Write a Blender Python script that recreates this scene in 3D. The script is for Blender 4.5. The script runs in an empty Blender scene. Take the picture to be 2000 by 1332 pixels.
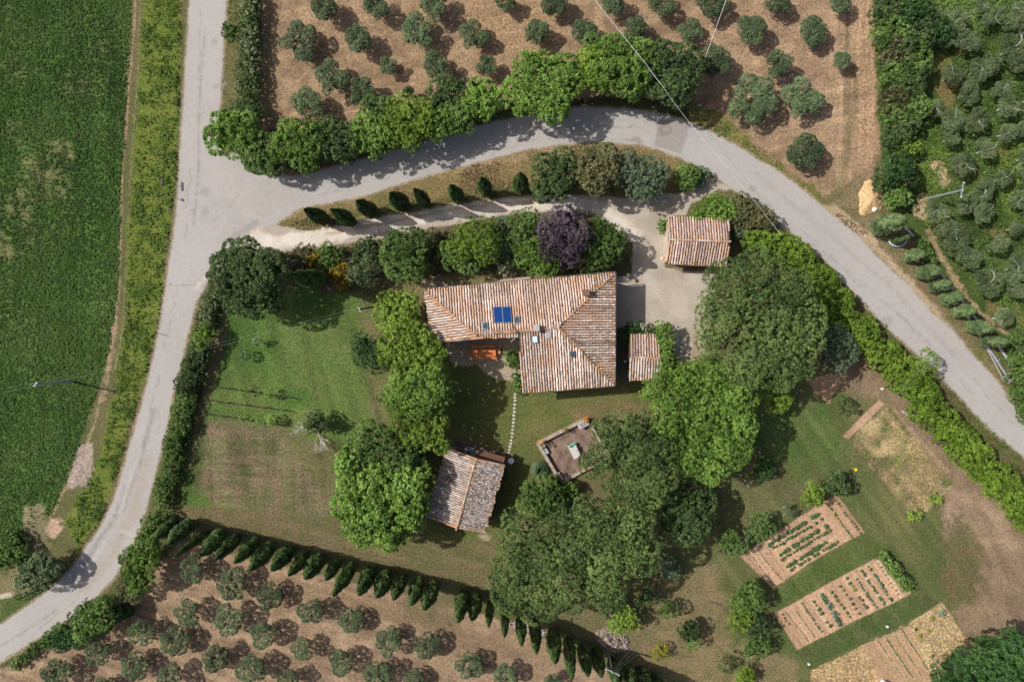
import bpy, math, random
import numpy as np
from mathutils import Vector
from mathutils.geometry import tessellate_polygon

# ------------------------------------------------------------------ camera, sky, sun, exposure
H = 74.0                     # drone height above the ground, metres
FPX = 2000 * 24.0 / 36.0     # focal length in photo pixels (24 mm on a 36 mm sensor)
TILT = -math.atan(54.0 / FPX)
SUN_EL, SUN_AZ = 47.0, 16.0  # shadows fall to the right and 16 degrees down the picture
scene = bpy.context.scene
COL = scene.collection
cam_d = bpy.data.cameras.new("camera"); cam = bpy.data.objects.new("camera", cam_d); COL.objects.link(cam)
cam_d.lens = 24; cam_d.sensor_width = 36; cam_d.clip_end = 4000; cam_d.clip_start = 0.5
cam.location = (0, 0, H); cam.rotation_euler = (TILT, 0, 0)
scene.camera = cam
w = bpy.data.worlds.new("World"); scene.world = w; w.use_nodes = True
nt = w.node_tree; bg = nt.nodes["Background"]
sky = nt.nodes.new("ShaderNodeTexSky"); sky.sky_type = 'NISHITA'; sky.sun_disc = False; sky.dust_density = 3.5; sky.ozone_density = 0.4; sky.air_density = 0.8
sky.sun_elevation = math.radians(SUN_EL); sky.sun_rotation = math.radians(270 + SUN_AZ)
nt.links.new(sky.outputs[0], bg.inputs[0]); bg.inputs[1].default_value = 0.090
sd = bpy.data.lights.new("sun", 'SUN'); so = bpy.data.objects.new("sun", sd); COL.objects.link(so)
sd.energy = 3.75; sd.angle = math.radians(0.55); sd.color = (1.0, 0.955, 0.89)
e_, a_ = math.radians(SUN_EL), math.radians(SUN_AZ)
to_sun = Vector((-math.cos(e_) * math.cos(a_), math.cos(e_) * math.sin(a_), math.sin(e_)))
so.rotation_euler = to_sun.to_track_quat('Z', 'Y').to_euler(); so.location = to_sun * 60
scene.view_settings.view_transform = 'Standard'; scene.view_settings.look = 'None'
scene.view_settings.exposure = 0.38; scene.view_settings.gamma = 1.0
scene.render.resolution_x = 1024; scene.render.resolution_y = 681

# ------------------------------------------------------------------ pixel <-> ground
CA, SA = math.cos(TILT), math.sin(TILT)
def ray(px, py):
    x = (px - 1000) / FPX; y = -(py - 666) / FPX
    return Vector((x, y * CA + SA, y * SA - CA))      # right*x + up*y - back
def P(px, py, z=0.0):
    d = ray(px, py); t = (z - H) / d.z
    return Vector((d.x * t, d.y * t, z))
def to_px(x, y):
    yc = y * CA + (-H) * SA; zc = -y * SA + (-H) * CA
    return 1000 + FPX * x / (-zc), 666 - FPX * yc / (-zc)
def S(px, z=0.0): return px * (H - z) / FPX            # pixels -> metres at height z

# ------------------------------------------------------------------ noise
def vnoise(x, y, seed):
    xi = np.floor(x).astype(np.int64); yi = np.floor(y).astype(np.int64)
    fx = x - xi; fy = y - yi; fx = fx * fx * (3 - 2 * fx); fy = fy * fy * (3 - 2 * fy)
    def h(a, b):
        n = (a * 374761393 + b * 668265263 + seed * 1442695041) & 0xffffffff
        n = ((n ^ (n >> 13)) * 1274126177) & 0xffffffff
        return ((n ^ (n >> 16)) & 0xffff) / 65535.0
    return (h(xi, yi) * (1 - fx) + h(xi + 1, yi) * fx) * (1 - fy) + (h(xi, yi + 1) * (1 - fx) + h(xi + 1, yi + 1) * fx) * fy
def fbm(x, y, scale, seed=1, octv=3):
    s = 0; a = 1; t = 0
    for i in range(octv):
        s = s + a * vnoise(x / scale * 2 ** i + 17.3 * i, y / scale * 2 ** i - 9.1 * i, seed + i * 7); t += a; a *= 0.55
    return s / t
def sstep(x): x = np.clip(x, 0, 1); return x * x * (3 - 2 * x)

# ------------------------------------------------------------------ materials
MATS = {}
def new_mat(name):
    m = bpy.data.materials.new(name); m.use_nodes = True
    return m, m.node_tree, m.node_tree.nodes["Principled BSDF"]
def plain(name, col, rough=0.8, metal=0.0, var=0.15, scale=8.0, bump=0.0, spec=0.3):
    if name in MATS: return MATS[name]
    m, t, b = new_mat(name)
    tc = t.nodes.new("ShaderNodeTexCoord"); n = t.nodes.new("ShaderNodeTexNoise")
    n.inputs['Scale'].default_value = scale; n.inputs['Detail'].default_value = 6
    t.links.new(tc.outputs['Object'], n.inputs['Vector'])
    mr = t.nodes.new("ShaderNodeMapRange"); mr.inputs[1].default_value = .3; mr.inputs[2].default_value = .7
    mr.inputs[3].default_value = 1 - var; mr.inputs[4].default_value = 1 + var
    t.links.new(n.outputs[0], mr.inputs[0])
    vm = t.nodes.new("ShaderNodeVectorMath"); vm.operation = 'SCALE'; vm.inputs[0].default_value = col[:3]
    t.links.new(mr.outputs[0], vm.inputs['Scale']); t.links.new(vm.outputs[0], b.inputs['Base Color'])
    b.inputs['Roughness'].default_value = rough; b.inputs['Metallic'].default_value = metal
    b.inputs['Specular IOR Level'].default_value = spec
    if bump:
        bn = t.nodes.new("ShaderNodeBump"); bn.inputs['Strength'].default_value = bump; bn.inputs['Distance'].default_value = 0.05
        t.links.new(n.outputs[0], bn.inputs['Height']); t.links.new(bn.outputs[0], b.inputs['Normal'])
    MATS[name] = m; return m
def leafmat(name, dark, mid, light, trans=0.25, objvar=0.2, rough=0.55, spec=0.25):
    """leaf colour from the per-leaf value 'v', small per-plant variation"""
    m, t, b = new_mat(name)
    at = t.nodes.new("ShaderNodeAttribute"); at.attribute_name = 'v'
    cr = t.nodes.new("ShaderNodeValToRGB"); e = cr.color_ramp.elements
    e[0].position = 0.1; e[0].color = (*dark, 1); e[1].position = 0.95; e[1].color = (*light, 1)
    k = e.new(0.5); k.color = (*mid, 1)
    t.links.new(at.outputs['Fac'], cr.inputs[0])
    oi = t.nodes.new("ShaderNodeObjectInfo")
    mr = t.nodes.new("ShaderNodeMapRange"); mr.inputs[3].default_value = 1 - objvar; mr.inputs[4].default_value = 1 + objvar
    t.links.new(oi.outputs['Random'], mr.inputs[0])
    vm = t.nodes.new("ShaderNodeVectorMath"); vm.operation = 'SCALE'
    t.links.new(cr.outputs[0], vm.inputs[0]); t.links.new(mr.outputs[0], vm.inputs['Scale'])
    t.links.new(vm.outputs[0], b.inputs['Base Color']); b.inputs['Roughness'].default_value = rough
    b.inputs['Specular IOR Level'].default_value = spec
    tr = t.nodes.new("ShaderNodeBsdfTranslucent"); t.links.new(vm.outputs[0], tr.inputs[0])
    mx = t.nodes.new("ShaderNodeMixShader"); mx.inputs[0].default_value = trans
    t.links.new(b.outputs[0], mx.inputs[1]); t.links.new(tr.outputs[0], mx.inputs[2])
    t.links.new(mx.outputs[0], t.nodes["Material Output"].inputs[0])
    MATS[name] = m; return m
def groundmat(name, s1, s2, contrast, bump):
    m, t, b = new_mat(name)
    at = t.nodes.new("ShaderNodeAttribute"); at.attribute_name = 'Col'
    tx = t.nodes.new("ShaderNodeAttribute"); tx.attribute_name = 'tex'
    tc = t.nodes.new("ShaderNodeTexCoord")
    ns = []
    for s, d in ((s1, 5), (s2, 3)):
        n = t.nodes.new("ShaderNodeTexNoise"); n.inputs['Scale'].default_value = s; n.inputs['Detail'].default_value = d
        n.inputs['Roughness'].default_value = 0.65
        t.links.new(tc.outputs['Object'], n.inputs['Vector']); ns.append(n)
    ad = t.nodes.new("ShaderNodeMath"); ad.operation = 'ADD'
    t.links.new(ns[0].outputs[0], ad.inputs[0]); t.links.new(ns[1].outputs[0], ad.inputs[1])
    c = t.nodes.new("ShaderNodeMath"); c.operation = 'SUBTRACT'; c.inputs[1].default_value = 1.0
    t.links.new(ad.outputs[0], c.inputs[0])
    k = t.nodes.new("ShaderNodeMath"); k.operation = 'MULTIPLY'; t.links.new(c.outputs[0], k.inputs[0]); t.links.new(tx.outputs['Fac'], k.inputs[1])
    k2 = t.nodes.new("ShaderNodeMath"); k2.operation = 'MULTIPLY_ADD'; k2.inputs[1].default_value = contrast; k2.inputs[2].default_value = 1.0
    t.links.new(k.outputs[0], k2.inputs[0])
    mxx = t.nodes.new("ShaderNodeMath"); mxx.operation = 'MAXIMUM'; mxx.inputs[1].default_value = 0.25
    t.links.new(k2.outputs[0], mxx.inputs[0])
    vm = t.nodes.new("ShaderNodeVectorMath"); vm.operation = 'SCALE'
    t.links.new(at.outputs['Color'], vm.inputs[0]); t.links.new(mxx.outputs[0], vm.inputs['Scale'])
    t.links.new(vm.outputs[0], b.inputs['Base Color'])
    b.inputs['Roughness'].default_value = 0.95; b.inputs['Specular IOR Level'].default_value = 0.15
    bn = t.nodes.new("ShaderNodeBump"); bn.inputs['Strength'].default_value = bump; bn.inputs['Distance'].default_value = 0.12
    t.links.new(k.outputs[0], bn.inputs['Height']); t.links.new(bn.outputs[0], b.inputs['Normal'])
    return m

# ------------------------------------------------------------------ mesh helpers
def np_mesh(name, verts, faces, mat=None, v=None, smooth=False):
    """verts (N,3), faces (M,k) arrays with k constant"""
    me = bpy.data.meshes.new(name); verts = np.asarray(verts, np.float32); faces = np.asarray(faces, np.int32)
    n, k = faces.shape
    me.vertices.add(len(verts)); me.vertices.foreach_set('co', verts.ravel())
    me.loops.add(n * k); me.loops.foreach_set('vertex_index', faces.ravel())
    me.polygons.add(n); me.polygons.foreach_set('loop_start', np.arange(0, n * k, k, dtype=np.int32))
    if smooth: me.polygons.foreach_set('use_smooth', np.ones(n, bool))
    if mat: me.materials.append(mat)
    if v is not None:
        a = me.attributes.new('v', 'FLOAT', 'FACE'); a.data.foreach_set('value', np.asarray(v, np.float32))
    me.update(calc_edges=True); return me
def link(name, me, parent=None, loc=None):
    o = bpy.data.objects.new(name, me); COL.objects.link(o)
    if parent: o.parent = parent
    if loc is not None: o.location = loc
    return o
def empty(name, loc, rz=0.0):
    o = bpy.data.objects.new(name, None); COL.objects.link(o); o.location = loc; o.rotation_euler = (0, 0, rz)
    o.empty_display_size = 0.3; return o
def tag(o, label, cat, group=None, kind=None):
    if label: o['label'] = label
    if cat: o['category'] = cat
    if group: o['group'] = group
    if kind: o['kind'] = kind
    return o
class MB:
    """collects shapes in python lists, builds one mesh"""
    def __init__(s): s.v = []; s.f = []; s.m = []
    def add(s, vs, fs, mi=0):
        n = len(s.v); s.v += [tuple(q) for q in vs]; s.f += [tuple(i + n for i in f) for f in fs]; s.m += [mi] * len(fs)
    def box(s, c, size, rz=0.0, mi=0, rx=0.0):
        cx, cy, cz = c; sx, sy, sz = (q / 2 for q in size); vs = []
        for dz in (-sz, sz):
            for dx, dy in ((-sx, -sy), (sx, -sy), (sx, sy), (-sx, sy)):
                y2 = dy * math.cos(rx) - dz * math.sin(rx); z2 = dy * math.sin(rx) + dz * math.cos(rx)
                vs.append((cx + dx * math.cos(rz) - y2 * math.sin(rz), cy + dx * math.sin(rz) + y2 * math.cos(rz), cz + z2))
        s.add(vs, [(3, 2, 1, 0), (4, 5, 6, 7), (0, 1, 5, 4), (1, 2, 6, 5), (2, 3, 7, 6), (3, 0, 4, 7)], mi)
    def tube(s, pts, r, n=6, mi=0):
        pts = [Vector(p) for p in pts]; rs = r if isinstance(r, (list, tuple)) else [r] * len(pts); vs = []
        for i, p in enumerate(pts):
            d = (pts[min(i + 1, len(pts) - 1)] - pts[max(i - 1, 0)]).normalized()
            u = d.cross(Vector((0, 0, 1)) if abs(d.z) < .9 else Vector((1, 0, 0))).normalized(); q = d.cross(u)
            for j in range(n):
                a = 2 * math.pi * j / n; vs.append(p + (u * math.cos(a) + q * math.sin(a)) * rs[i])
        fs = [(i * n + j, i * n + (j + 1) % n, (i + 1) * n + (j + 1) % n, (i + 1) * n + j) for i in range(len(pts) - 1) for j in range(n)]
        fs.append(tuple(range(n - 1, -1, -1))); fs.append(tuple((len(pts) - 1) * n + j for j in range(n)))
        s.add(vs, fs, mi)
    def lathe(s, c, prof, n=16, mi=0):
        vs = []
        for r, z in prof:
            for j in range(n):
                a = 2 * math.pi * j / n; vs.append((c[0] + r * math.cos(a), c[1] + r * math.sin(a), c[2] + z))
        fs = [(i * n + j, i * n + (j + 1) % n, (i + 1) * n + (j + 1) % n, (i + 1) * n + j) for i in range(len(prof) - 1) for j in range(n)]
        fs.append(tuple(range(n - 1, -1, -1))); fs.append(tuple((len(prof) - 1) * n + j for j in range(n)))
        s.add(vs, fs, mi)
    def build(s, name, mats, parent=None, loc=None, smooth=False):
        me = bpy.data.meshes.new(name); me.from_pydata(s.v, [], s.f)
        for m in (mats if isinstance(mats, (list, tuple)) else [mats]): me.materials.append(m)
        me.polygons.foreach_set('material_index', s.m)
        if smooth: me.polygons.foreach_set('use_smooth', [True] * len(s.f))
        me.update(); return link(name, me, parent, loc)

# ------------------------------------------------------------------ ground painting (real differences of soil and grass)
NX0, NX1, NY0, NY1, ST = -60.0, 60.0, -44.5, 38.5, 0.135
gx = np.arange(NX0, NX1 + ST, ST); gy = np.arange(NY0, NY1 + ST, ST)
nx, ny = len(gx), len(gy)
GX, GY = np.meshgrid(gx, gy); GX = GX.ravel(); GY = GY.ravel()
PX, PY = to_px(GX, GY)
N1 = fbm(PX, PY, 26, 3, 3) - .5; N2 = fbm(PX, PY, 9, 11, 2) - .5
F1 = fbm(PX, PY, 70, 21, 4); F2 = fbm(PX, PY, 18, 31, 3); F3 = fbm(PX, PY, 5, 41, 2)
CC = np.zeros((len(GX), 3)); TX = np.ones(len(GX))
def sdist(poly):
    """signed pixel distance, positive inside; evaluated near the polygon only"""
    q = np.array(poly, float); x0, y0 = q.min(0) - 60; x1, y1 = q.max(0) + 60
    idx = np.nonzero((PX > x0) & (PX < x1) & (PY > y0) & (PY < y1))[0]
    x = PX[idx]; y = PY[idx]; d = np.full(len(idx), 1e9); ins = np.zeros(len(idx), bool)
    for i in range(len(q)):
        ax, ay = q[i]; bx, by = q[(i + 1) % len(q)]; ex, ey = bx - ax, by - ay
        t = np.clip(((x - ax) * ex + (y - ay) * ey) / (ex * ex + ey * ey + 1e-9), 0, 1)
        d = np.minimum(d, (x - ax - t * ex) ** 2 + (y - ay - t * ey) ** 2)
        c = ((ay > y) != (by > y)) & (x < ex * (y - ay) / (by - ay + 1e-12) + ax); ins ^= c
    d = np.sqrt(d); return idx, np.where(ins, d, -d)
def ldist(line):
    q = np.array(line, float); x0, y0 = q.min(0) - 60; x1, y1 = q.max(0) + 60
    idx = np.nonzero((PX > x0) & (PX < x1) & (PY > y0) & (PY < y1))[0]
    x = PX[idx]; y = PY[idx]; d = np.full(len(idx), 1e9)
    for i in range(len(q) - 1):
        ax, ay = q[i]; bx, by = q[i + 1]; ex, ey = bx - ax, by - ay
        t = np.clip(((x - ax) * ex + (y - ay) * ey) / (ex * ex + ey * ey + 1e-9), 0, 1)
        d = np.minimum(d, (x - ax - t * ex) ** 2 + (y - ay - t * ey) ** 2)
    return idx, np.sqrt(d)
def _apply(idx, m, c1, c2, fld, tex):
    f = np.clip((fld[idx] - .5) * 2.2 + .5, 0, 1)[:, None]
    c = np.array(c1)[None] * (1 - f) + np.array(c2)[None] * f
    CC[idx] = CC[idx] * (1 - m[:, None]) + c * m[:, None]
    if tex is not None: TX[idx] = TX[idx] * (1 - m) + tex * m
def paint(poly, c1, c2=None, soft=5, warp=10, fld=None, tex=1.0, st=1.0):
    idx, d = sdist(poly); m = sstep((d + warp * 2 * N1[idx] + warp * N2[idx]) / soft + .5) * st
    _apply(idx, m, c1, c2 or c1, F1 if fld is None else fld, tex); return idx, m
def stroke(line, wd, c1, c2=None, soft=3, warp=3, tex=None, st=1.0, fld=None):
    idx, d = ldist(line); m = sstep((wd / 2 - d + warp * 2 * N2[idx] + warp * (F3[idx] - .5)) / soft + .5) * st
    _apply(idx, m, c1, c2 or c1, F2 if fld is None else fld, tex)
def spot(px, py, r, c1, c2=None, soft=10, warp=10, st=1.0, tex=None, ry=None):
    a = np.linspace(0, 2 * math.pi, 14)[:-1]
    paint([(px + r * math.cos(t), py + (ry or r) * math.sin(t)) for t in a], c1, c2, soft, warp, F2, tex, st)

DRY = (.155, .118, .062); DRYG = (.085, .092, .034)
_apply(np.arange(len(GX)), np.ones(len(GX)), DRYG, DRY, F1, 1.0)
# left meadow and the strip of long grass beside the road
MEADOW = [(-150, -80), (262, -80), (252, 150), (238, 340), (234, 500), (226, 620), (205, 715), (180, 800), (150, 880), (120, 975), (98, 1010), (55, 1035), (45, 1120), (-150, 1180)]
paint(MEADOW, (.040, .092, .017), (.070, .120, .028), 4, 5, F1, 1.4)
for x, y, r, s in ((90, 345, 38, .5), (40, 400, 35, .4), (20, 260, 20, .4), (160, 170, 25, .4), (120, 300, 22, .5), (10, 480, 25, .5), (60, 450, 30, .35), (200, 90, 25, .3), (30, 140, 30, .25)):
    spot(x, y, r, (.13, .135, .055), (.085, .10, .035), 24, 26, min(1, s * 1.9))
VERGE = [(285, -80), (352, -80), (348, 180), (343, 330), (328, 450), (312, 600), (292, 700), (270, 780), (245, 860), (226, 940), (200, 1005), (155, 1075), (128, 1020), (165, 950), (195, 880), (222, 780), (243, 640), (250, 450), (262, 300)]
paint([(262, -80), (372, -80), (345, 440), (255, 860), (140, 1110), (40, 1190), (-60, 1240), (-80, 1150), (45, 1120), (98, 1010), (150, 880), (205, 715), (226, 620), (238, 340)], (.075, .09, .028), (.12, .11, .05), 5, 6)
paint(VERGE, (.085, .13, .018), (.13, .155, .030), 8, 8, F2, 1.2)
stroke([(266, -60), (262, 60), (253, 150), (246, 250), (239, 340), (236, 450), (233, 560), (225, 640), (210, 715), (198, 760), (188, 820), (168, 870), (150, 905), (118, 975), (100, 1010)], 3.5, (.30, .21, .13), (.20, .16, .09), 3, 3)
stroke([(276, -60), (273, 60), (269, 150), (260, 260), (254, 360), (251, 450), (244, 560), (240, 640), (225, 720)], 3, (.22, .18, .10), (.14, .13, .06), 3, 2, st=.8)
stroke([(225, 640), (205, 760), (200, 780)], 7, (.30, .21, .14), None, 5, 6, st=.7)
paint([(160, 870), (183, 862), (185, 920), (170, 950), (130, 955), (140, 905)], (.24, .19, .15), (.36, .29, .24), 6, 8, F3, 1.2)
paint([(50, 990), (85, 985), (98, 1020), (90, 1060), (55, 1050), (42, 1015)], (.14, .13, .07), (.22, .19, .11), 8, 8)
spot(105, 1028, 14, (.40, .28, .19), (.30, .22, .14), 8, 10, ry=18); spot(70, 1070, 12, (.30, .22, .14), None, 8, 8)
paint([(-80, 1110), (60, 1095), (95, 1060), (100, 1110), (60, 1160), (0, 1200), (-80, 1230)], (.13, .12, .05), (.20, .17, .09), 8, 10)
spot(12, 1175, 16, (.42, .36, .27), None, 8, 10)
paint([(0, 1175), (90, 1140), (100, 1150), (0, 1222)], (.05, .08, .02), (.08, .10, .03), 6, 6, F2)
# upper olive orchard
paint([(508, -80), (1705, -80), (1712, 120), (1722, 300), (1700, 350), (1640, 400), (1560, 360), (1460, 290), (1350, 235), (1200, 205), (1050, 215), (920, 240), (700, 300), (560, 320), (505, 280)], (.200, .135, .082), (.305, .210, .127), 6, 6, F2, .9)
paint([(1330, 60), (1700, -80), (1716, 200), (1716, 330), (1600, 330), (1500, 260), (1400, 220)], (.26, .175, .113), (.35, .24, .15), 30, 25, F2, 1.1, .7)
paint([(850, -60), (1130, -60), (1080, 120), (960, 110)], (.33, .22, .125), (.27, .18, .10), 35, 30, F2, 1.5, .7)
paint([(1640, -60), (1700, -60), (1715, 300), (1690, 320), (1660, 200)], (.40, .27, .16), (.29, .19, .12), 14, 14, F2, 1.5, .75)
stroke([(1655, 60), (1670, 160), (1665, 240), (1650, 300), (1640, 360), (1620, 400)], 16, (.13, .125, .055), (.20, .15, .085), 14, 10, st=.6)
stroke([(528, 60), (525, 160), (530, 240)], 18, (.19, .145, .08), None, 10, 8, st=.7)
stroke([(550, 195), (600, 140)], 4, (.36, .25, .15), None, 4, 4, st=.7); stroke([(770, 190), (805, 165)], 5, (.46, .32, .19), None, 4, 4, st=.8); stroke([(660, 225), (700, 215)], 5, (.46, .32, .19), None, 4, 4, st=.8)
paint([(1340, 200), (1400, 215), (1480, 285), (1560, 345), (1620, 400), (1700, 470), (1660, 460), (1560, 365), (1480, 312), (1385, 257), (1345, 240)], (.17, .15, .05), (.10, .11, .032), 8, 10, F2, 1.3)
paint([(500, 260), (580, 250), (620, 300), (540, 330)], (.11, .11, .045), (.16, .13, .07), 10, 10, F2, 1.3)
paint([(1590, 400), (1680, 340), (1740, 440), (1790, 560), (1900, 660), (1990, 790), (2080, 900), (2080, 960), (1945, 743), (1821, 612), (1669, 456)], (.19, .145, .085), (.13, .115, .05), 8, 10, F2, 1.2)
paint([(1600, 404), (1625, 400), (1700, 455), (1790, 560), (1860, 640), (1900, 700), (1900, 695), (1821, 612), (1766, 550), (1669, 456)], (.38, .30, .20), (.30, .23, .14), 6, 6, F2, .8)
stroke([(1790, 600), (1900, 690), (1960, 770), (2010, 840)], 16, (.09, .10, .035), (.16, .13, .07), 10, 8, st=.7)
# right grove
paint([(1700, -80), (2150, -80), (2150, 900), (2010, 800), (1985, 740), (1900, 620), (1800, 480), (1740, 420), (1722, 320), (1712, 120)], (.042, .072, .016), (.075, .10, .026), 8, 10, F2, 1.4)
for x, y, r, c in ((1850, 170, 24, 0), (1840, 120, 22, 1), (1845, 205, 16, 0), (1832, 325, 17, 2), (1842, 345, 12, 2), (1805, 385, 14, 2), (1800, 410, 16, 2), (1985, 250, 18, 1), (1960, 300, 14, 1), (1830, 440, 18, 1), (1990, 620, 18, 1), (1900, 700, 20, 1), (1945, 460, 14, 0), (1940, 600, 14, 0), (1875, 95, 14, 0)):
    c1, c2 = (((.19, .13, .055), (.13, .11, .04)), ((.14, .145, .04), (.10, .11, .035)), ((.46, .34, .20), (.34, .26, .15)))[c]
    spot(x, y, r, c1, c2, 10, 12, .8)
stroke([(1812, 450), (1835, 495), (1862, 540), (1885, 580), (1915, 612), (1960, 645), (2010, 690)], 10, (.37, .26, .16), (.26, .19, .11), 6, 5, st=.85)
# island between the lane and the drive
paint([(545, 438), (591, 405), (703, 385), (794, 355), (872, 333), (1000, 300), (1115, 281), (1257, 286), (1379, 333), (1400, 350), (1350, 370), (1216, 384), (1031, 380), (905, 394), (723, 424), (642, 446), (570, 447)], (.20, .145, .07), (.14, .12, .045), 4, 4, F2, 1.3)
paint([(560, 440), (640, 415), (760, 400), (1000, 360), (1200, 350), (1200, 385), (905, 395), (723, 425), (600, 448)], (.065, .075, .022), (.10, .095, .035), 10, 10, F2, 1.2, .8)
stroke([(860, 345), (1000, 310), (1090, 292)], 14, (.30, .215, .115), (.22, .16, .08), 8, 6, st=.8)
# gardens north of the house (dark mulch, leaf litter)
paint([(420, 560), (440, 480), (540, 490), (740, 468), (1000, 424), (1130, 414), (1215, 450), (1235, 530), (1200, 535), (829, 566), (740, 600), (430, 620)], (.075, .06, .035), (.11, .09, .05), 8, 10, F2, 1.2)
paint([(740, 545), (900, 535), (1060, 528), (1190, 530), (1195, 545), (830, 575), (760, 580)], (.20, .165, .09), (.13, .115, .05), 10, 12, F2, 1.2)
spot(860, 553, 35, (.30, .25, .19), None, 14, 10, .8, ry=8); spot(990, 545, 40, (.18, .15, .08), None, 14, 10, .6, ry=10)
stroke([(540, 494), (600, 490), (700, 478), (800, 462)], 8, (.20, .16, .11), (.12, .10, .05), 5, 4)
# lawns
LAWN_W = [(432, 590), (560, 560), (700, 575), (745, 590), (760, 700), (770, 840), (700, 870), (655, 1010), (560, 1010), (345, 1000), (370, 900), (395, 800), (415, 700)]
paint(LAWN_W, (.062, .120, .025), (.108, .145, .040), 6, 5, F1, 1.1)
paint([(560, 640), (720, 620), (750, 760), (700, 830), (620, 790), (540, 720)], (.115, .135, .045), (.085, .130, .034), 40, 30, F2, 1.1, .7)
paint([(420, 600), (450, 600), (435, 700), (405, 800), (385, 900), (365, 930), (395, 760)], (.14, .12, .062), None, 8, 6, F2, 1.0, .8)
paint([(700, 575), (745, 600), (760, 700), (775, 850), (725, 820), (715, 700)], (.145, .12, .06), (.11, .11, .045), 12, 10, F2, 1.1, .8)
paint([(392, 815), (470, 822), (560, 840), (640, 870), (660, 950), (650, 1010), (560, 1020), (440, 1005), (380, 960)], (.158, .116, .072), (.105, .108, .048), 26, 16, F2, 1.3)
paint([(560, 850), (660, 870), (655, 960), (610, 950)], (.09, .105, .035), (.13, .115, .05), 20, 15, F2, 1.2, .7)
stroke([(400, 822), (388, 900), (375, 960)], 18, (.07, .10, .028), None, 8, 6, st=.7)
paint([(345, 985), (420, 990), (560, 1010), (700, 1060), (860, 1080), (960, 1080), (960, 1150), (850, 1125), (700, 1090), (520, 1045), (400, 1018), (340, 1010)], (.145, .112, .062), (.11, .10, .043), 10, 10, F2, 1.2)
paint([(740, 1060), (850, 1040), (960, 1040), (950, 1100), (820, 1110)], (.085, .095, .035), (.13, .115, .055), 18, 14, F2, 1.1, .7)
paint([(870, 700), (1020, 720), (1030, 760), (1250, 745), (1270, 800), (1200, 830), (1130, 900), (1050, 930), (1000, 1040), (930, 1060), (840, 1040), (830, 900), (870, 800)], (.082, .102, .028), (.125, .122, .045), 8, 8, F1, 1.0)
paint([(1100, 800), (1260, 780), (1260, 850), (1180, 860)], (.17, .12, .065), (.12, .105, .045), 14, 14, F2, 1.1, .8)
spot(948, 1047, 18, (.36, .30, .21), None, 10, 8, .9, ry=6)
paint([(1380, 700), (1460, 700), (1640, 740), (1720, 760), (1800, 800), (2000, 1010), (2100, 1100), (2100, 1420), (1000, 1420), (1100, 1230), (1150, 1000), (1300, 880)], (.080, .102, .032), (.125, .120, .050), 8, 8, F1, 1.0)
paint([(1480, 800), (1640, 800), (1640, 880), (1560, 950), (1500, 900)], (.065, .115, .027), (.095, .125, .038), 25, 20, F2, 1.1, .8)
paint([(1400, 900), (1540, 900), (1560, 960), (1450, 1040), (1390, 1100)], (.12, .105, .05), (.085, .09, .033), 20, 15, F2, 1.1, .7)
paint([(1300, 1110), (1400, 1100), (1430, 1250), (1560, 1290), (1590, 1420), (1200, 1420), (1230, 1250)], (.21, .155, .085), (.14, .12, .055), 22, 22, F2, 1.2, .85)
paint([(1100, 1190), (1240, 1200), (1280, 1260), (1230, 1290), (1120, 1240)], (.17, .13, .075), (.12, .11, .05), 12, 12, F2, 1.2, .8)
paint([(1640, 700), (1760, 740), (1840, 860), (1990, 1000), (2100, 1120), (2100, 1300), (1960, 1250), (1870, 1240), (1850, 1150), (1840, 960), (1790, 880), (1730, 780), (1640, 760)], (.225, .160, .105), (.18, .127, .082), 18, 18, F2, 1.0, .95)
paint([(1850, 940), (1960, 1000), (2000, 1080), (1900, 1060), (1840, 1010)], (.32, .23, .155), (.24, .17, .112), 25, 20, F2, 1.0, .8)
paint([(1840, 1060), (1880, 1010), (1930, 1100), (1900, 1180), (1850, 1190)], (.08, .09, .03), (.12, .10, .045), 20, 20, F2, 1.2, .75)
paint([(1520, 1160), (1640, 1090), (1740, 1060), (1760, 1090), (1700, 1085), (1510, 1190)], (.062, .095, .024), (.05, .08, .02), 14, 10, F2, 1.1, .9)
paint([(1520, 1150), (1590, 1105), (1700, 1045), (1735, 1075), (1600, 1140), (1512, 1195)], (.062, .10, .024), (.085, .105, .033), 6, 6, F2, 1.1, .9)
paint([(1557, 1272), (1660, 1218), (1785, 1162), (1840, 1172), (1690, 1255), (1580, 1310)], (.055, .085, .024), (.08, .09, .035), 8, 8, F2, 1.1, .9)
# bare soil patches
paint([(1575, 740), (1640, 725), (1645, 740), (1620, 785), (1600, 775)], (.40, .26, .16), (.30, .20, .12), 6, 8, F2, 1.0)
paint([(1455, 900), (1480, 905), (1470, 930)], (.16, .12, .07), None, 8, 8)
# garden beds
SOIL = (.43, .275, .175); SOIL2 = (.36, .23, .145); STRAW = (.52, .38, .195); STRAW2 = (.36, .26, .12)
paint([(1446, 1085), (1500, 1050), (1592, 990), (1634, 966), (1690, 1040), (1655, 1056), (1580, 1100), (1509, 1150)], SOIL, SOIL2, 2.0, 1.5, F3, .7)
paint([(1512, 1197), (1708, 1091), (1782, 1158), (1744, 1177), (1662, 1216), (1557, 1269)], SOIL, SOIL2, 2.0, 1.5, F3, .7)
stroke([(1716, 1094), (1760, 1166)], 5, (.55, .40, .29), None, 2, 2)
paint([(1582, 1311), (1691, 1257), (1730, 1330), (1745, 1400), (1600, 1400)], STRAW, STRAW2, 3, 3, F3, 1.6)
paint([(1691, 1257), (1780, 1220), (1835, 1320), (1860, 1400), (1740, 1400)], (.37, .245, .145), (.33, .215, .125), 2.5, 2, F3, .8)
paint([(1775, 1218), (1839, 1176), (1901, 1266), (1880, 1300), (1820, 1320)], (.52, .40, .22), (.36, .27, .13), 2.5, 2, F3, 1.6)
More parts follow.
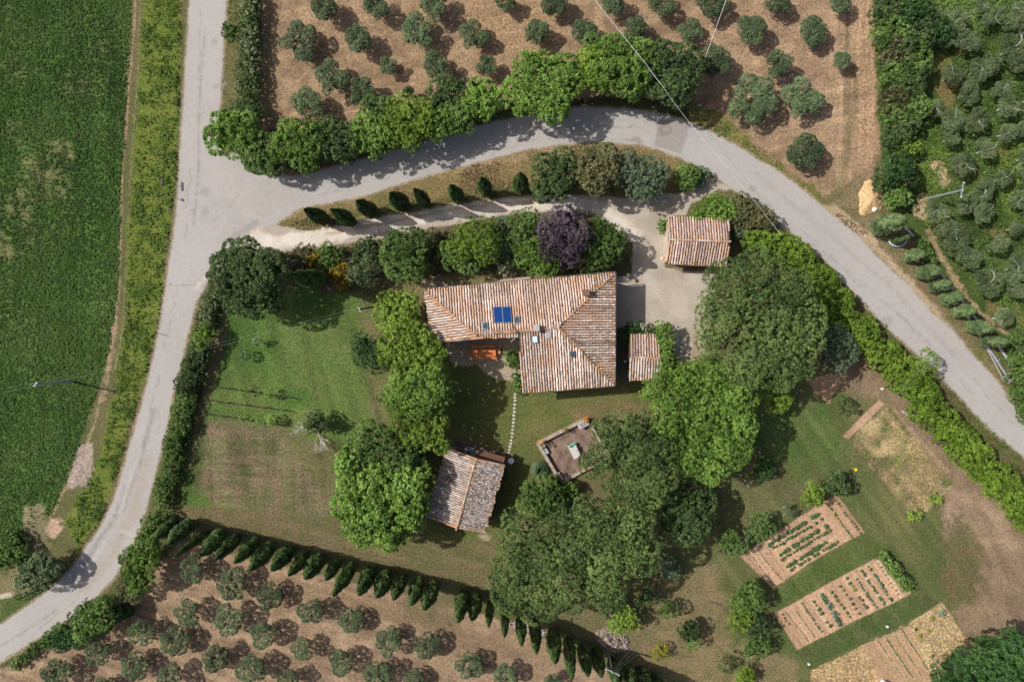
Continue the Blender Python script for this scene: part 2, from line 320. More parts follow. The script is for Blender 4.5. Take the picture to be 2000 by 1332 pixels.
paint([(1645, 852), (1716, 781), (1728, 790), (1657, 857)], (.40, .26, .165), SOIL2, 2, 2, F3, .8)
paint([(1660, 860), (1730, 792), (1860, 945), (1850, 960), (1778, 1008)], (.36, .27, .14), (.10, .115, .04), 7, 7, F2, 1.3)
stroke([(1745, 800), (1850, 920)], 6, (.34, .24, .15), None, 4, 5, st=.6); stroke([(1788, 1012), (1858, 950)], 5, (.33, .25, .14), None, 3, 3, st=.8)
for a, b in (((1499, 1064), (1600, 1003)), ((1507, 1071), (1606, 1013)), ((1521, 1085), (1615, 1027)), ((1526, 1093), (1622, 1035)), ((1536, 1109), (1632, 1048)), ((1541, 1113), (1637, 1058))):
    stroke([a, b], 6, (.50, .37, .22), (.40, .28, .16), 2, 2, st=.7)
for a, b in (((1466, 1082), (1512, 1144)), ((1482, 1078), (1529, 1135)), ((1534, 1192), (1579, 1253)), ((1549, 1184), (1592, 1244)), ((1564, 1176), (1605, 1235)), ((1713, 1248), (1768, 1328)), ((1729, 1243), (1783, 1323)), ((1745, 1236), (1799, 1318)), ((1759, 1225), (1813, 1309))):
    stroke([a, b], 6, (.50, .36, .23), None, 2, 1, st=.8); stroke([a, b], 2.6, (.17, .12, .065), None, 2.0, 1, st=.9)
for a, b in (((1585, 1169), (1621, 1225)), ((1601, 1158), (1640, 1217)), ((1620, 1151), (1661, 1208)), ((1637, 1139), (1679, 1200)), ((1652, 1126), (1693, 1189)), ((1667, 1123), (1711, 1186)), ((1680, 1111), (1728, 1182)), ((1695, 1105), (1743, 1174))):
    stroke([a, b], 6, (.45, .36, .20), SOIL, 2, 2, st=.6)
# lower olive orchard
paint([(-80, 1320), (60, 1262), (150, 1235), (270, 1150), (320, 1075), (345, 1050), (430, 1082), (560, 1105), (760, 1155), (950, 1200), (1180, 1300), (1230, 1420), (-80, 1420)], (.200, .138, .088), (.290, .205, .130), 6, 8, F2, .9)
stroke([(330, 1090), (500, 1130), (700, 1180), (900, 1240), (1100, 1290)], 26, (.26, .185, .11), (.19, .135, .08), 20, 14, st=.6)
paint([(800, 1150), (900, 1170), (900, 1230), (780, 1210)], (.12, .11, .048), (.17, .13, .07), 16, 14, F2, 1.2, .7)
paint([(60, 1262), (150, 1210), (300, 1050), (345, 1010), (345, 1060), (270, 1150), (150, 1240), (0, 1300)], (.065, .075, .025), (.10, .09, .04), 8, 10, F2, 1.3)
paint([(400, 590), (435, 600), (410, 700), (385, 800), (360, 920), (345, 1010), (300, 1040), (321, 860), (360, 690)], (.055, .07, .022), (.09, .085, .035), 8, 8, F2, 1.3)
# verge east of the north road, verge under the hedge trees
paint([(440, -80), (510, -80), (512, 250), (480, 320), (440, 300), (425, 200)], (.08, .085, .03), (.13, .115, .05), 8, 6, F2, 1.3)
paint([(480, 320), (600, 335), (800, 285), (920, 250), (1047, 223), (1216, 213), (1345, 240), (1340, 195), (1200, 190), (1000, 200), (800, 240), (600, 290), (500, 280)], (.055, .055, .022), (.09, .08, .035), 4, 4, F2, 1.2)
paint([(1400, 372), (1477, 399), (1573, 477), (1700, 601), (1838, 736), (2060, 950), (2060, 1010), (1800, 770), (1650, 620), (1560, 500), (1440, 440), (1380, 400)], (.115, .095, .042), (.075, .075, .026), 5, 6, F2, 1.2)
# gravel, roads
ROAD = [(372, -80), (371, 0), (366, 90), (358, 200), (352, 300), (348, 370), (342, 440), (326, 546), (312, 642), (293, 730), (275, 800), (253, 870), (227, 966), (198, 1027), (142, 1108), (96, 1154), (0, 1221), (-80, 1270),
        (-80, 1330), (0, 1292), (96, 1232), (152, 1197), (198, 1154), (227, 1122), (259, 1065), (283, 1002), (301, 931), (323, 846), (339, 765), (353, 705), (370, 642), (383, 589), (406, 546), (423, 515), (440, 490), (470, 468), (500, 448), (537, 439),
        (591, 405), (703, 385), (794, 355), (872, 333), (1000, 300), (1034, 290), (1115, 280), (1169, 277), (1257, 284), (1318, 304), (1379, 331), (1429, 368), (1485, 402), (1528, 439), (1573, 477), (1614, 511), (1652, 556), (1697, 603), (1738, 643), (1786, 688), (1838, 736), (1876, 774), (1921, 826), (2000, 893), (2100, 985),
        (2100, 915), (2000, 816), (1945, 743), (1900, 695), (1862, 646), (1821, 612), (1766, 550), (1717, 505), (1669, 456), (1620, 416), (1564, 368), (1520, 334), (1480, 312), (1453, 294), (1385, 257), (1345, 240), (1291, 223), (1216, 213), (1132, 211), (1047, 223), (980, 236), (919, 250), (804, 284), (703, 314), (601, 341), (567, 345), (520, 343), (488, 325), (465, 300), (440, 305), (425, 280), (430, 200), (433, 130), (438, 60), (447, -80)]
GRAVEL = [(470, 468), (500, 448), (537, 440), (590, 449), (642, 449), (723, 427), (790, 417), (905, 397), (973, 388), (1031, 383), (1149, 382), (1216, 388), (1267, 383), (1340, 376), (1385, 352), (1425, 366), (1410, 385), (1350, 398), (1345, 420), (1310, 424), (1300, 520), (1330, 530), (1400, 530), (1400, 560), (1375, 700), (1330, 710), (1300, 660), (1200, 640), (1195, 545), (1235, 535), (1238, 480), (1215, 448), (1180, 425), (1130, 411), (1060, 412), (1000, 420), (880, 440), (800, 456), (740, 467), (660, 478), (600, 487), (540, 493), (480, 482), (455, 480)]
gi, gm = paint(GRAVEL, (.375, .328, .275), (.335, .292, .244), 3, 3, F2, .35)
stroke([(480, 470), (560, 472), (660, 456), (760, 437), (880, 414), (1000, 400), (1100, 397), (1165, 404), (1205, 430), (1235, 460)], 26, (.60, .55, .49), (.50, .45, .385), 8, 6, st=.9)
stroke([(640, 456), (740, 438), (860, 414), (960, 400), (1050, 393)], 6, (.38, .27, .17), (.34, .26, .17), 5, 4, st=.75)
stroke([(700, 425), (820, 408), (960, 388), (1060, 384)], 3, (.26, .20, .12), None, 3, 3, st=.7)
stroke([(1185, 405), (1225, 430), (1250, 455)], 9, (.50, .43, .34), None, 6, 4, st=.7)
stroke([(1360, 640), (1358, 690), (1375, 705)], 12, (.28, .17, .11), None, 8, 8, st=.6)
spot(1345, 545, 26, (.46, .40, .34), None, 16, 12, .6, ry=14); spot(1350, 600, 14, (.24, .20, .11), None, 14, 12, .4); spot(1345, 655, 14, (.25, .22, .13), None, 14, 12, .4)
for x, y, r, c_ in ((1270, 560, 20, 0), (1330, 600, 24, 0), (1250, 600, 16, 1), (1300, 660, 16, 1), (1350, 690, 14, 2), (1285, 440, 20, 1), (1240, 410, 18, 0), (1330, 540, 14, 2), (1365, 620, 12, 2), (1280, 400, 18, 1), (1320, 400, 14, 2), (1290, 530, 18, 1)):
    spot(x, y, r, ((.42, .37, .31), (.29, .25, .20), (.25, .205, .14))[c_], None, 14, 16, .55)
stroke([(1250, 470), (1262, 540), (1300, 600), (1330, 680)], 5, (.43, .38, .32), None, 8, 6, st=.6); stroke([(1235, 460), (1240, 540), (1272, 610), (1300, 680)], 5, (.43, .38, .32), None, 8, 6, st=.5)
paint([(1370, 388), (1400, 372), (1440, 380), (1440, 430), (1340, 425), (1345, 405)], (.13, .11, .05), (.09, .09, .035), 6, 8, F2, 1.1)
paint([(865, 660), (1016, 650), (1020, 720), (1000, 748), (965, 736), (930, 716), (880, 712)], (.36, .29, .21), (.29, .235, .175), 4, 5, F3, .8)
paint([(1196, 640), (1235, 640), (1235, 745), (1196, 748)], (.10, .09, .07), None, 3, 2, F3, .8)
# the road: grey-beige worn asphalt
idx, d = sdist(ROAD)
m = sstep((d + 7 + 5 * N2[idx]) / 7); _apply(idx, m * .75, (.36, .29, .21), (.27, .215, .15), F3, 1.0)
m = sstep((d + 3.0 * N1[idx] + 3.5 * N2[idx]) / 2.2 + .5); _apply(idx, m, (.325, .305, .288), (.350, .328, .310), F1, .35)
ROADM = np.zeros(len(GX)); ROADM[idx] = m
stroke([(385, 0), (380, 120), (375, 250), (362, 400), (350, 500)], 16, (.35, .32, .30), None, 14, 4, st=.5)
stroke([(400, 60), (392, 160), (388, 250), (388, 330), (378, 440)], 3, (.215, .20, .19), None, 5, 4, st=.6)
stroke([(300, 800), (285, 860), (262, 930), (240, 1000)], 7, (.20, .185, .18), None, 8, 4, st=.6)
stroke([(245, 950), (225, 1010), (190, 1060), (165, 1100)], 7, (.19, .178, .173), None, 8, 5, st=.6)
stroke([(285, 900), (262, 1000), (215, 1090), (160, 1150)], 20, (.325, .27, .22), (.29, .25, .21), 14, 8, st=.6)
stroke([(275, 880), (250, 950), (235, 1000)], 8, (.38, .36, .345), None, 5, 4, st=.6); stroke([(205, 1060), (170, 1110)], 8, (.38, .365, .35), None, 5, 4, st=.6)
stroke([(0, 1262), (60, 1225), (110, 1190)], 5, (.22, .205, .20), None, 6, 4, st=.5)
stroke([(600, 372), (750, 340), (900, 300), (1050, 262), (1180, 250), (1290, 262), (1420, 320), (1560, 440), (1700, 570), (1850, 700), (2000, 860)], 16, (.345, .328, .315), None, 14, 6, st=.5)
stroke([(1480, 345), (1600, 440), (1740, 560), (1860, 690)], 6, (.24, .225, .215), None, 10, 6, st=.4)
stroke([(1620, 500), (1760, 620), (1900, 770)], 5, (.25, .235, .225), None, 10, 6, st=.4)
paint([(1286, 232), (1348, 243), (1330, 300), (1277, 285)], (.255, .235, .215), None, 1.5, 1, F3, .4, .9)
spot(1297, 254, 13, (.18, .155, .14), None, 8, 8, .7, ry=8); spot(1299, 253, 7, (.36, .28, .22), None, 6, 6, .6, ry=4)
stroke([(1170, 273), (1225, 273), (1255, 281)], 2, (.16, .145, .13), None, 1.5, 2, st=.7); paint([(1232, 268), (1248, 268), (1258, 279), (1236, 277)], (.20, .185, .18), None, 2, 1, F3, .4, .7)
paint([(390, 420), (480, 330), (560, 360), (560, 400), (480, 450), (410, 500)], (.345, .322, .305), (.31, .29, .275), 25, 16, F2, .35, .7)
stroke([(448, 470), (500, 435)], 14, (.25, .235, .225), None, 3, 2, st=.7)
spot(402, 415, 10, (.22, .20, .185), None, 8, 10, .5); spot(500, 460, 14, (.50, .45, .39), None, 10, 8, .8)
stroke([(328, 556), (395, 558)], 1.5, (.19, .175, .16), None, 1.5, 2, st=.7)
stroke([(385, 560), (410, 535), (440, 500)], 6, (.50, .46, .42), None, 5, 4, st=.6)
spot(240, 1042, 5, (.22, .20, .19), None, 4, 3, .8)
stroke([(238, 1037), (258, 1044)], 9, (.39, .355, .32), None, 4, 2, st=.7)

rgx = random.Random(31)
def crack(a, b, wob=4):
    x0, y0 = a; x1, y1 = b; n = 7; pts = [(x0 + (x1 - x0) * k / n + rgx.uniform(-wob, wob), y0 + (y1 - y0) * k / n + rgx.uniform(-wob, wob)) for k in range(n + 1)]
    stroke(pts, 1.2, (.17, .155, .145), None, 1.4, 1, st=.55)
for a, b in (((395, 20), (388, 150)), ((372, 330), (360, 470)), ((345, 560), (322, 680)), ((310, 720), (290, 820)), ((283, 860), (262, 960)), ((620, 380), (760, 345)), ((980, 290), (1110, 262)), ((1120, 245), (1260, 250)), ((1420, 330), (1500, 395)), ((1560, 440), (1680, 560)), ((1740, 600), (1850, 700)), ((420, 430), (470, 380)), ((60, 1240), (150, 1170)), ((1900, 740), (1980, 830)), ((310, 846), (311, 790))): crack(a, b)
for k in range(26):
    t = rgx.random(); x, y = [((440 - 60 * t), 40 + 460 * t), (600 + 600 * t, 370 - 130 * t), (1400 + 560 * t, 320 + 500 * t)][k % 3]
    spot(x + rgx.uniform(-18, 18), y + rgx.uniform(-12, 12), rgx.uniform(3, 9), (.24, .22, .205) if rgx.random() < .6 else (.37, .345, .325), None, 5, 6, .5)
def streak(poly, ang, wl, ln, amp, seed, soft=20):
    """mowing marks, furrows and tractor tracks: stripes along a direction"""
    idx, d = sdist(poly); m = sstep(d / soft); a = math.radians(ang); x = PX[idx] * math.cos(a) + PY[idx] * math.sin(a); y = -PX[idx] * math.sin(a) + PY[idx] * math.cos(a)
    f = fbm(x / ln * 10 + 500, y / wl * 10 + 500, 10, seed, 2) - .5; CC[idx] *= (1 + amp * 2 * f * m)[:, None]
streak([(-80, 1320), (150, 1235), (345, 1050), (560, 1105), (950, 1200), (1230, 1420), (-80, 1420)], 17, 9, 160, .32, 51)
streak([(515, -60), (1705, -60), (1715, 300), (1640, 380), (1460, 290), (1200, 200), (700, 300), (510, 270)], -12, 10, 120, .26, 52)
streak([(1600, -60), (1710, -60), (1716, 320), (1620, 400)], 92, 8, 150, .4, 53)
streak([(385, 815), (640, 870), (660, 1010), (350, 1000)], 88, 20, 220, .45, 54); streak([(385, 815), (640, 870), (660, 1010), (350, 1000)], 2, 9, 60, .3, 55)
streak([(425, 590), (745, 590), (765, 840), (400, 810)], 75, 14, 200, .28, 56); streak([(350, 1000), (960, 1060), (960, 1140), (700, 1090)], 14, 7, 200, .3, 57)
streak([(870, 700), (1250, 750), (1130, 900), (1000, 1040), (840, 1040)], -12, 12, 150, .22, 58); streak([(1390, 900), (1640, 740), (1850, 960), (1900, 1180), (1690, 1255), (1560, 1290), (1400, 1250)], 55, 12, 180, .28, 59)
streak(MEADOW, 88, 14, 260, .35, 60); streak([(1840, 960), (2000, 1010), (2000, 1250), (1880, 1240)], 60, 14, 120, .3, 61)
streak([(1446, 1085), (1634, 966), (1690, 1040), (1509, 1150)], 56, 3.5, 60, .28, 62, 4); streak([(1512, 1197), (1708, 1091), (1782, 1158), (1557, 1269)], 56, 3.5, 60, .28, 63, 4); streak([(1691, 1257), (1780, 1220), (1860, 1400), (1740, 1400)], 56, 4, 80, .25, 64, 4)
def grid_faces(mask=None):
    i = np.arange(nx - 1); j = np.arange(ny - 1); I, J = np.meshgrid(i, j); a = (J * nx + I).ravel()
    f = np.stack([a, a + 1, a + nx + 1, a + nx], 1)
    if mask is not None: f = f[mask[f].mean(1) > .5]
    return f
def grid_object(name, faces, z, mat, kindlabel):
    used = np.unique(faces); mp = np.full(len(GX), -1); mp[used] = np.arange(len(used)); zz = np.full(len(used), z)
    me = np_mesh(name, np.stack([GX[used], GY[used], zz], 1), mp[faces], mat)
    a = me.attributes.new('Col', 'FLOAT_COLOR', 'POINT'); a.data.foreach_set('color', np.concatenate([CC[used], np.ones((len(used), 1))], 1).astype(np.float32).ravel())
    a = me.attributes.new('tex', 'FLOAT', 'POINT'); a.data.foreach_set('value', TX[used].astype(np.float32))
    o = link(name, me); o['kind'] = 'structure'; o['label'] = kindlabel; return o
GM = groundmat("soil_and_grass", 4.0, 14.0, 2.2, 0.45); GVM = groundmat("fine_gravel", 7.0, 24.0, 2.6, 0.25); RM = groundmat("worn_asphalt", 2.5, 26.0, 1.2, 0.08)
# ground: fine sheet with skirts that reach the horizon (one mesh)
fg = grid_faces()
edge = 900.0
gcol = np.clip(CC, 0, 1)
V = np.stack([GX, GY, np.zeros(len(GX))], 1)
perim = list(range(nx)) + [j * nx + nx - 1 for j in range(1, ny)] + [(ny - 1) * nx + i for i in range(nx - 2, -1, -1)] + [j * nx for j in range(ny - 2, 0, -1)]
perim = np.array(perim); pv = V[perim].copy(); mx_ = np.maximum(np.abs(pv[:, 0]) / 60, np.abs(pv[:, 1]) / 44.5)
pv[:, :2] = pv[:, :2] / mx_[:, None] * 15
base_n = len(V); k = len(perim); V2 = np.concatenate([V, pv]); a = np.arange(k); b = (a + 1) % k
fsk = np.stack([perim[a], base_n + a, base_n + b, perim[b]], 1)
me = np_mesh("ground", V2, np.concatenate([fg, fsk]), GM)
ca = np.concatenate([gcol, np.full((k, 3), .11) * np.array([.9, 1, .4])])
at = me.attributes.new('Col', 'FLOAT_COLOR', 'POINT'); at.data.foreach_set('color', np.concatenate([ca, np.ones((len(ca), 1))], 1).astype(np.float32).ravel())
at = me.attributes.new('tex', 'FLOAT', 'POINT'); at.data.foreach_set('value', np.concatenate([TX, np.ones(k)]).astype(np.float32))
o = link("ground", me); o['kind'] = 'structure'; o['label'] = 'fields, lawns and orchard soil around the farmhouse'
o = grid_object("road", grid_faces(ROADM), 0.006, RM, "pale grey country road and the lane curving past the farm")
GRM = np.zeros(len(GX)); GRM[gi] = gm
o = grid_object("gravel_drive", grid_faces((GRM > .5) * (ROADM < .5) * 1.0), 0.004, GVM, "pale gravel drive and parking court of the farmhouse")

# ------------------------------------------------------------------ foliage
def unit(a): return a / (np.linalg.norm(a, axis=1, keepdims=True) + 1e-9)
def quads(c, n, size, asp, rng):
    t = unit(np.cross(n, unit(rng.normal(size=c.shape)))); b = np.cross(n, t)
    s = size[:, None]; t = t * s; b = b * s * asp
    v = np.stack([c - t, c - b * .9, c + t, c + b * .9], 1).reshape(-1, 3)
    return v
def leaf_mesh(name, c, n, size, asp, v, mat, rng):
    vv = quads(c, n, size, asp, rng); f = np.arange(len(vv)).reshape(-1, 4)
    return np_mesh(name, vv, f, mat, v)
def sph(n, rng, zmin=-1.0):
    z = rng.uniform(zmin, 1, n); a = rng.uniform(0, 2 * np.pi, n); r = np.sqrt(1 - z * z)
    return np.stack([r * np.cos(a), r * np.sin(a), z], 1)
def on_lobes(L, n, rng, zmin=-.35, tol=.9):
    """points on the outside of a union of ellipsoids; L rows x,y,z,r,rz"""
    p = L[:, 3] ** 2; i = rng.choice(len(L), n, p=p / p.sum()); d = sph(n, rng, zmin)
    c = L[i, :3] + d * np.stack([L[i, 3], L[i, 3], L[i, 4]], 1)
    keep = np.ones(n, bool)
    for j in range(len(L)):
        q = (c - L[j, :3]) / np.array([L[j, 3], L[j, 3], L[j, 4]]); keep &= ~(((q * q).sum(1) < tol * tol) & (i != j))
    return c[keep], d[keep]
def crown_mesh(name, lobes, mat, seed, puff=.8, cr=.24, leaf=.13, per=16, dens=7.0, asp=.6, gap=0.0, fill=True, spiky=0.0, flat=1.0, vbase=.5):
    rng = np.random.default_rng(seed); L = np.array(lobes, float)
    area = float((2.6 * np.pi * L[:, 3] * (L[:, 3] + L[:, 4]) / 2).sum())
    if puff:
        npf = max(6, int(area / (puff * puff * 1.5))); c, d = on_lobes(L, npf, rng, -.25, .85)
        r = puff * rng.uniform(.6, 1.25, len(c)); c = c - d * r[:, None] * .38
        k = rng.random(len(c)) > gap
        PL = np.concatenate([c, r[:, None], (r * flat)[:, None]], 1)[k]
    else: PL = L
    pa = float((2.4 * np.pi * PL[:, 3] ** 2).sum())
    c, d = on_lobes(PL, int(min(pa * dens, 60000)), rng, -.15, .93)
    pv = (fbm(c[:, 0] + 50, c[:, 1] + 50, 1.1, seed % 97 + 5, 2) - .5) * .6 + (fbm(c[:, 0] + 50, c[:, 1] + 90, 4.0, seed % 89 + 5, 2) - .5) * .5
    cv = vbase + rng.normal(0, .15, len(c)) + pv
    i = np.repeat(np.arange(len(c)), per)
    dd = unit(rng.normal(size=(len(i), 3)) + d[i] * .9); p = c[i] + dd * (cr * rng.uniform(.35, 1.15, len(i)))[:, None]
    nn = unit(dd * .55 + rng.normal(size=dd.shape) * (.42 + spiky) + np.array([0, 0, .35]))
    v = np.clip(cv[i] + rng.normal(0, .14, len(i)), 0, 1); s = leaf * rng.uniform(.6, 1.25, len(i))
    if fill:
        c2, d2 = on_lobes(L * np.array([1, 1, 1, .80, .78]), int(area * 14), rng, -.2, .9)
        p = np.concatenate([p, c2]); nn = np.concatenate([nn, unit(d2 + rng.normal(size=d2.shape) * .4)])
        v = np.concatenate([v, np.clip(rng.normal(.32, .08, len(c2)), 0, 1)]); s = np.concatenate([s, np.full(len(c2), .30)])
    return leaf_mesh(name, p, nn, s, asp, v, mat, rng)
def trunk_mesh(base, targets, r0, mat, seed=0, fork=.45, name='trunk'):
    rg = random.Random(seed); m = MB(); base = Vector(base)
    c = sum((Vector(t) for t in targets), Vector()) / len(targets)
    f = base.lerp(Vector((c.x, c.y, c.z)), fork); f.z = base.z + (c.z - base.z) * fork
    mid = base.lerp(f, .5) + Vector((rg.uniform(-.1, .1), rg.uniform(-.1, .1), 0))
    m.tube([base - Vector((0, 0, .1)), base + Vector((0, 0, .12)), mid, f], [r0 * 1.35, r0 * 1.05, r0 * .85, r0 * .72], 8)
    for t in targets:
        t = Vector(t); q = f.lerp(t, .5) + Vector((rg.uniform(-.2, .2), rg.uniform(-.2, .2), -.1))
        m.tube([f, q, t], [r0 * .5, r0 * .33, r0 * .12], 6)
        for _ in range(2):
            e = t + Vector((rg.uniform(-.6, .6), rg.uniform(-.6, .6), rg.uniform(-.1, .5))); m.tube([q, e], [r0 * .22, r0 * .06], 5)
    me = bpy.data.meshes.new(name); me.from_pydata(m.v, [], m.f); me.materials.append(mat); me.update(); return me

LM = dict(
    bright=leafmat("leaf_bright_green", (0.052, 0.1, 0.014), (0.145, 0.255, 0.04), (0.255, 0.395, 0.085)),
    lime=leafmat("leaf_yellow_green", (0.064, 0.112, 0.012), (0.18, 0.285, 0.034), (0.29, 0.405, 0.07)),
    mid=leafmat("leaf_mid_green", (0.038, 0.076, 0.014), (0.112, 0.198, 0.042), (0.23, 0.34, 0.09)),
    dark=leafmat("leaf_dark_green", (0.022, 0.046, 0.013), (0.064, 0.11, 0.032), (0.15, 0.205, 0.072)),
    deep=leafmat("leaf_deep_green", (0.016, 0.042, 0.013), (0.042, 0.105, 0.026), (0.09, 0.185, 0.05)),
    pine=leafmat("pine_needles", (0.03, 0.056, 0.013), (0.112, 0.178, 0.046), (0.24, 0.32, 0.095), .12),
    grey=leafmat("leaf_grey_green", (0.060, 0.093, 0.048), (0.138, 0.203, 0.112), (0.270, 0.345, 0.210)),
    olive=leafmat("olive_leaf", (0.044, 0.072, 0.034), (0.108, 0.162, 0.072), (0.23, 0.295, 0.15), .15, .25),
    grove=leafmat("wild_olive_leaf", (0.055, 0.084, 0.032), (0.13, 0.18, 0.075), (0.25, 0.305, 0.155), .15, .2),
    cyp=leafmat("cypress_scale_leaf", (0.01, 0.026, 0.007), (0.036, 0.076, 0.018), (0.105, 0.165, 0.045), .08, .2),
    cypl=leafmat("cypress_light", (0.045, 0.075, 0.030), (0.098, 0.150, 0.057), (0.165, 0.225, 0.090), .08, .12),
    purple=leafmat("leaf_purple", (0.026, 0.018, 0.023), (0.078, 0.056, 0.072), (0.163, 0.127, 0.150)),
    brown=leafmat("leaf_brownish_green", (0.053, 0.057, 0.021), (0.128, 0.135, 0.053), (0.240, 0.232, 0.108)),
    yellow2=leafmat("yellow_leaf", (.14, .15, .012), (.34, .34, .03), (.50, .48, .05)),
    yellow=leafmat("broom_flower_yellow", (0.060, 0.060, 0.008), (0.300, 0.205, 0.012), (0.520, 0.340, 0.015)),
    hedge=leafmat("laurel_leaf", (0.058, 0.1, 0.01), (0.145, 0.245, 0.024), (0.25, 0.365, 0.048)),
    flower=leafmat("flowering_shrub_leaf", (0.045, 0.083, 0.018), (0.14, 0.185, 0.065), (0.56, 0.58, 0.42)),
    mead=leafmat("meadow_blades", (.034, .074, .014), (.066, .130, .026), (.125, .180, .050)),
    weed=leafmat("verge_weeds", (0.06, 0.11, 0.018), (0.165, 0.25, 0.045), (0.33, 0.37, 0.09)),
    straw=leafmat("dry_grass_blades", (0.13, 0.092, 0.052), (0.25, 0.175, 0.105), (0.38, 0.285, 0.175)),
    lawnb=leafmat("lawn_blades", (0.046, 0.072, 0.014), (0.098, 0.14, 0.036), (0.17, 0.19, 0.06)))
BARK = plain("bark", (.13, .10, .075), .9, var=.3, scale=14, bump=.6)
PALE = plain("pale_dead_wood", (.50, .47, .42), .9, var=.2, scale=14, bump=.4)
DARKB = plain("dark_bark", (.06, .048, .038), .9, var=.3, scale=14, bump=.6)

SEED = [100]
STYLE = dict(
    broad=dict(gap=.07, puff=.74, cr=.24, leaf=.095, per=22, dens=7.2, asp=.62),
    fine=dict(gap=.07, puff=.55, cr=.20, leaf=.085, per=15, dens=8.0, asp=.55),
    pine=dict(gap=.06, puff=.78, cr=.17, leaf=.095, per=18, dens=11.0, asp=.34, spiky=.15, flat=1.15),
    big=dict(puff=.55, cr=.26, leaf=.150, per=12, dens=5.5, asp=.70),
    sparse=dict(puff=.42, cr=.20, leaf=.095, per=13, dens=10.0, asp=.5, gap=.12, fill=False, spiky=.1),
    bush=dict(puff=.42, cr=.17, leaf=.085, per=13, dens=9.0, asp=.6))
def plant(kind, label, cat, lobes, h, col, style='broad', group=None, trunk_r=.16, base=None, bark=None, low=0.0, **kw):
    """lobes: (px,py,r_px[,top]) read at crown height; h = height of the crown top in metres"""
    SEED[0] += 1; sd_ = SEED[0]; L = []
    for q in lobes:
        px, py, r = q[:3]; top = q[3] if len(q) > 3 else h; rm = S(r, top * .7)
        rz = min(rm * .85, top * .46) if not low else min(rm, top * .6)
        zc = max(top - rz, rz * .6); p = P(px, py, zc); L.append((p.x, p.y, zc, rm, rz))
    A = np.array(L); wgt = A[:, 3] ** 2; c = (A[:, :2] * wgt[:, None]).sum(0) / wgt.sum()
    bx, by = (P(*base)[:2] if base else c)
    e = empty(kind, (bx, by, 0)); tag(e, label, cat, group)
    A[:, 0] -= bx; A[:, 1] -= by
    st = dict(STYLE[style]); st.update(kw)
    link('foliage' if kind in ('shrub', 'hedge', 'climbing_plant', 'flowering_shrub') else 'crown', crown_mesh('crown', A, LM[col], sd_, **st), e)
    tg = [(a[0], a[1], a[2]) for a in A[:6]]
    if len(tg) < 3:
        a = A[0]; tg = [(a[0] + a[3] * .45 * math.cos(t), a[1] + a[3] * .45 * math.sin(t), a[2]) for t in (.3, 2.4, 4.5)]
    link('stem' if kind in ('shrub', 'hedge', 'climbing_plant', 'flowering_shrub') else 'trunk', trunk_mesh((0, 0, 0), tg, trunk_r, bark or BARK, sd_), e)
    return e
def copy_tree(o):
    c = o.copy(); COL.objects.link(c)
    for ch in list(o.children):
        k = ch.copy(); COL.objects.link(k); k.parent = c
        for g in list(ch.children):
            q = g.copy(); COL.objects.link(q); q.parent = k
    return c
ORD = ['first', 'second', 'third', 'fourth', 'fifth', 'sixth', 'seventh', 'eighth', 'ninth', 'tenth', 'eleventh', 'twelfth', 'thirteenth', 'fourteenth', 'fifteenth', 'sixteenth', 'seventeenth', 'eighteenth', 'nineteenth', 'twentieth',
       'twenty-first', 'twenty-second', 'twenty-third', 'twenty-fourth', 'twenty-fifth', 'twenty-sixth', 'twenty-seventh', 'twenty-eighth', 'twenty-ninth', 'thirtieth', 'thirty-first', 'thirty-second']
RG = random.Random(7)

# ------------------------------------------------------------------ buildings
def tile_colors(n, rng, mode, edge):
    """real weathering of clay tiles: lichen white, pink clay, orange, near black moss"""
    pal = dict(house=[(.62, .54, .48, .50), (.50, .33, .26, .34), (.56, .30, .17, .08), (.18, .12, .09, .08)],
               garage=[(.48, .38, .33, .34), (.40, .245, .205, .50), (.45, .26, .17, .03), (.18, .12, .095, .13)],
               cottage=[(.56, .49, .44, .60), (.42, .30, .25, .24), (.48, .28, .16, .02), (.16, .115, .095, .14)],
               slate=[(.44, .385, .35, .42), (.29, .225, .20, .28), (.14, .11, .095, .20), (.60, .55, .51, .10)])[mode]
    c = np.array([p[:3] for p in pal]); w = np.array([p[3] for p in pal]); w = w / w.sum()
    i = rng.choice(len(pal), n, p=w); out = c[i] * rng.uniform(.8, 1.15, (n, 1)); mean = (c * w[:, None]).sum(0); kf = .85 if mode == 'slate' else .5; out = out * kf + mean * (1 - kf)
    e = rng.random(n) < edge; out[e] = np.array([.46, .235, .11]) * rng.uniform(.7, 1.15, (e.sum(), 1))
    return out
def tile_mat():
    m, t, b = new_mat("weathered_clay_tiles")
    at = t.nodes.new("ShaderNodeAttribute"); at.attribute_name = 'Col'
    tc = t.nodes.new("ShaderNodeTexCoord"); n = t.nodes.new("ShaderNodeTexNoise"); n.inputs['Scale'].default_value = 9; n.inputs['Detail'].default_value = 6; n.inputs['Roughness'].default_value = .7
    t.links.new(tc.outputs['Object'], n.inputs['Vector'])
    r = t.nodes.new("ShaderNodeMapRange"); r.inputs[1].default_value = .50; r.inputs[2].default_value = .60; t.links.new(n.outputs[0], r.inputs[0])
    mx = t.nodes.new("ShaderNodeMix"); mx.data_type = 'RGBA'; t.links.new(at.outputs['Color'], mx.inputs[6]); mx.inputs[7].default_value = (.60, .54, .48, 1)
    k = t.nodes.new("ShaderNodeMath"); k.operation = 'MULTIPLY'; k.inputs[1].default_value = .6; t.links.new(r.outputs[0], k.inputs[0]); t.links.new(k.outputs[0], mx.inputs[0])
    t.links.new(mx.outputs[2], b.inputs['Base Color']); b.inputs['Roughness'].default_value = .9; b.inputs['Specular IOR Level'].default_value = .15
    return m
TILE = tile_mat(); UNDER = plain("tile_bed", (.12, .08, .06), .95, var=.3, scale=5)
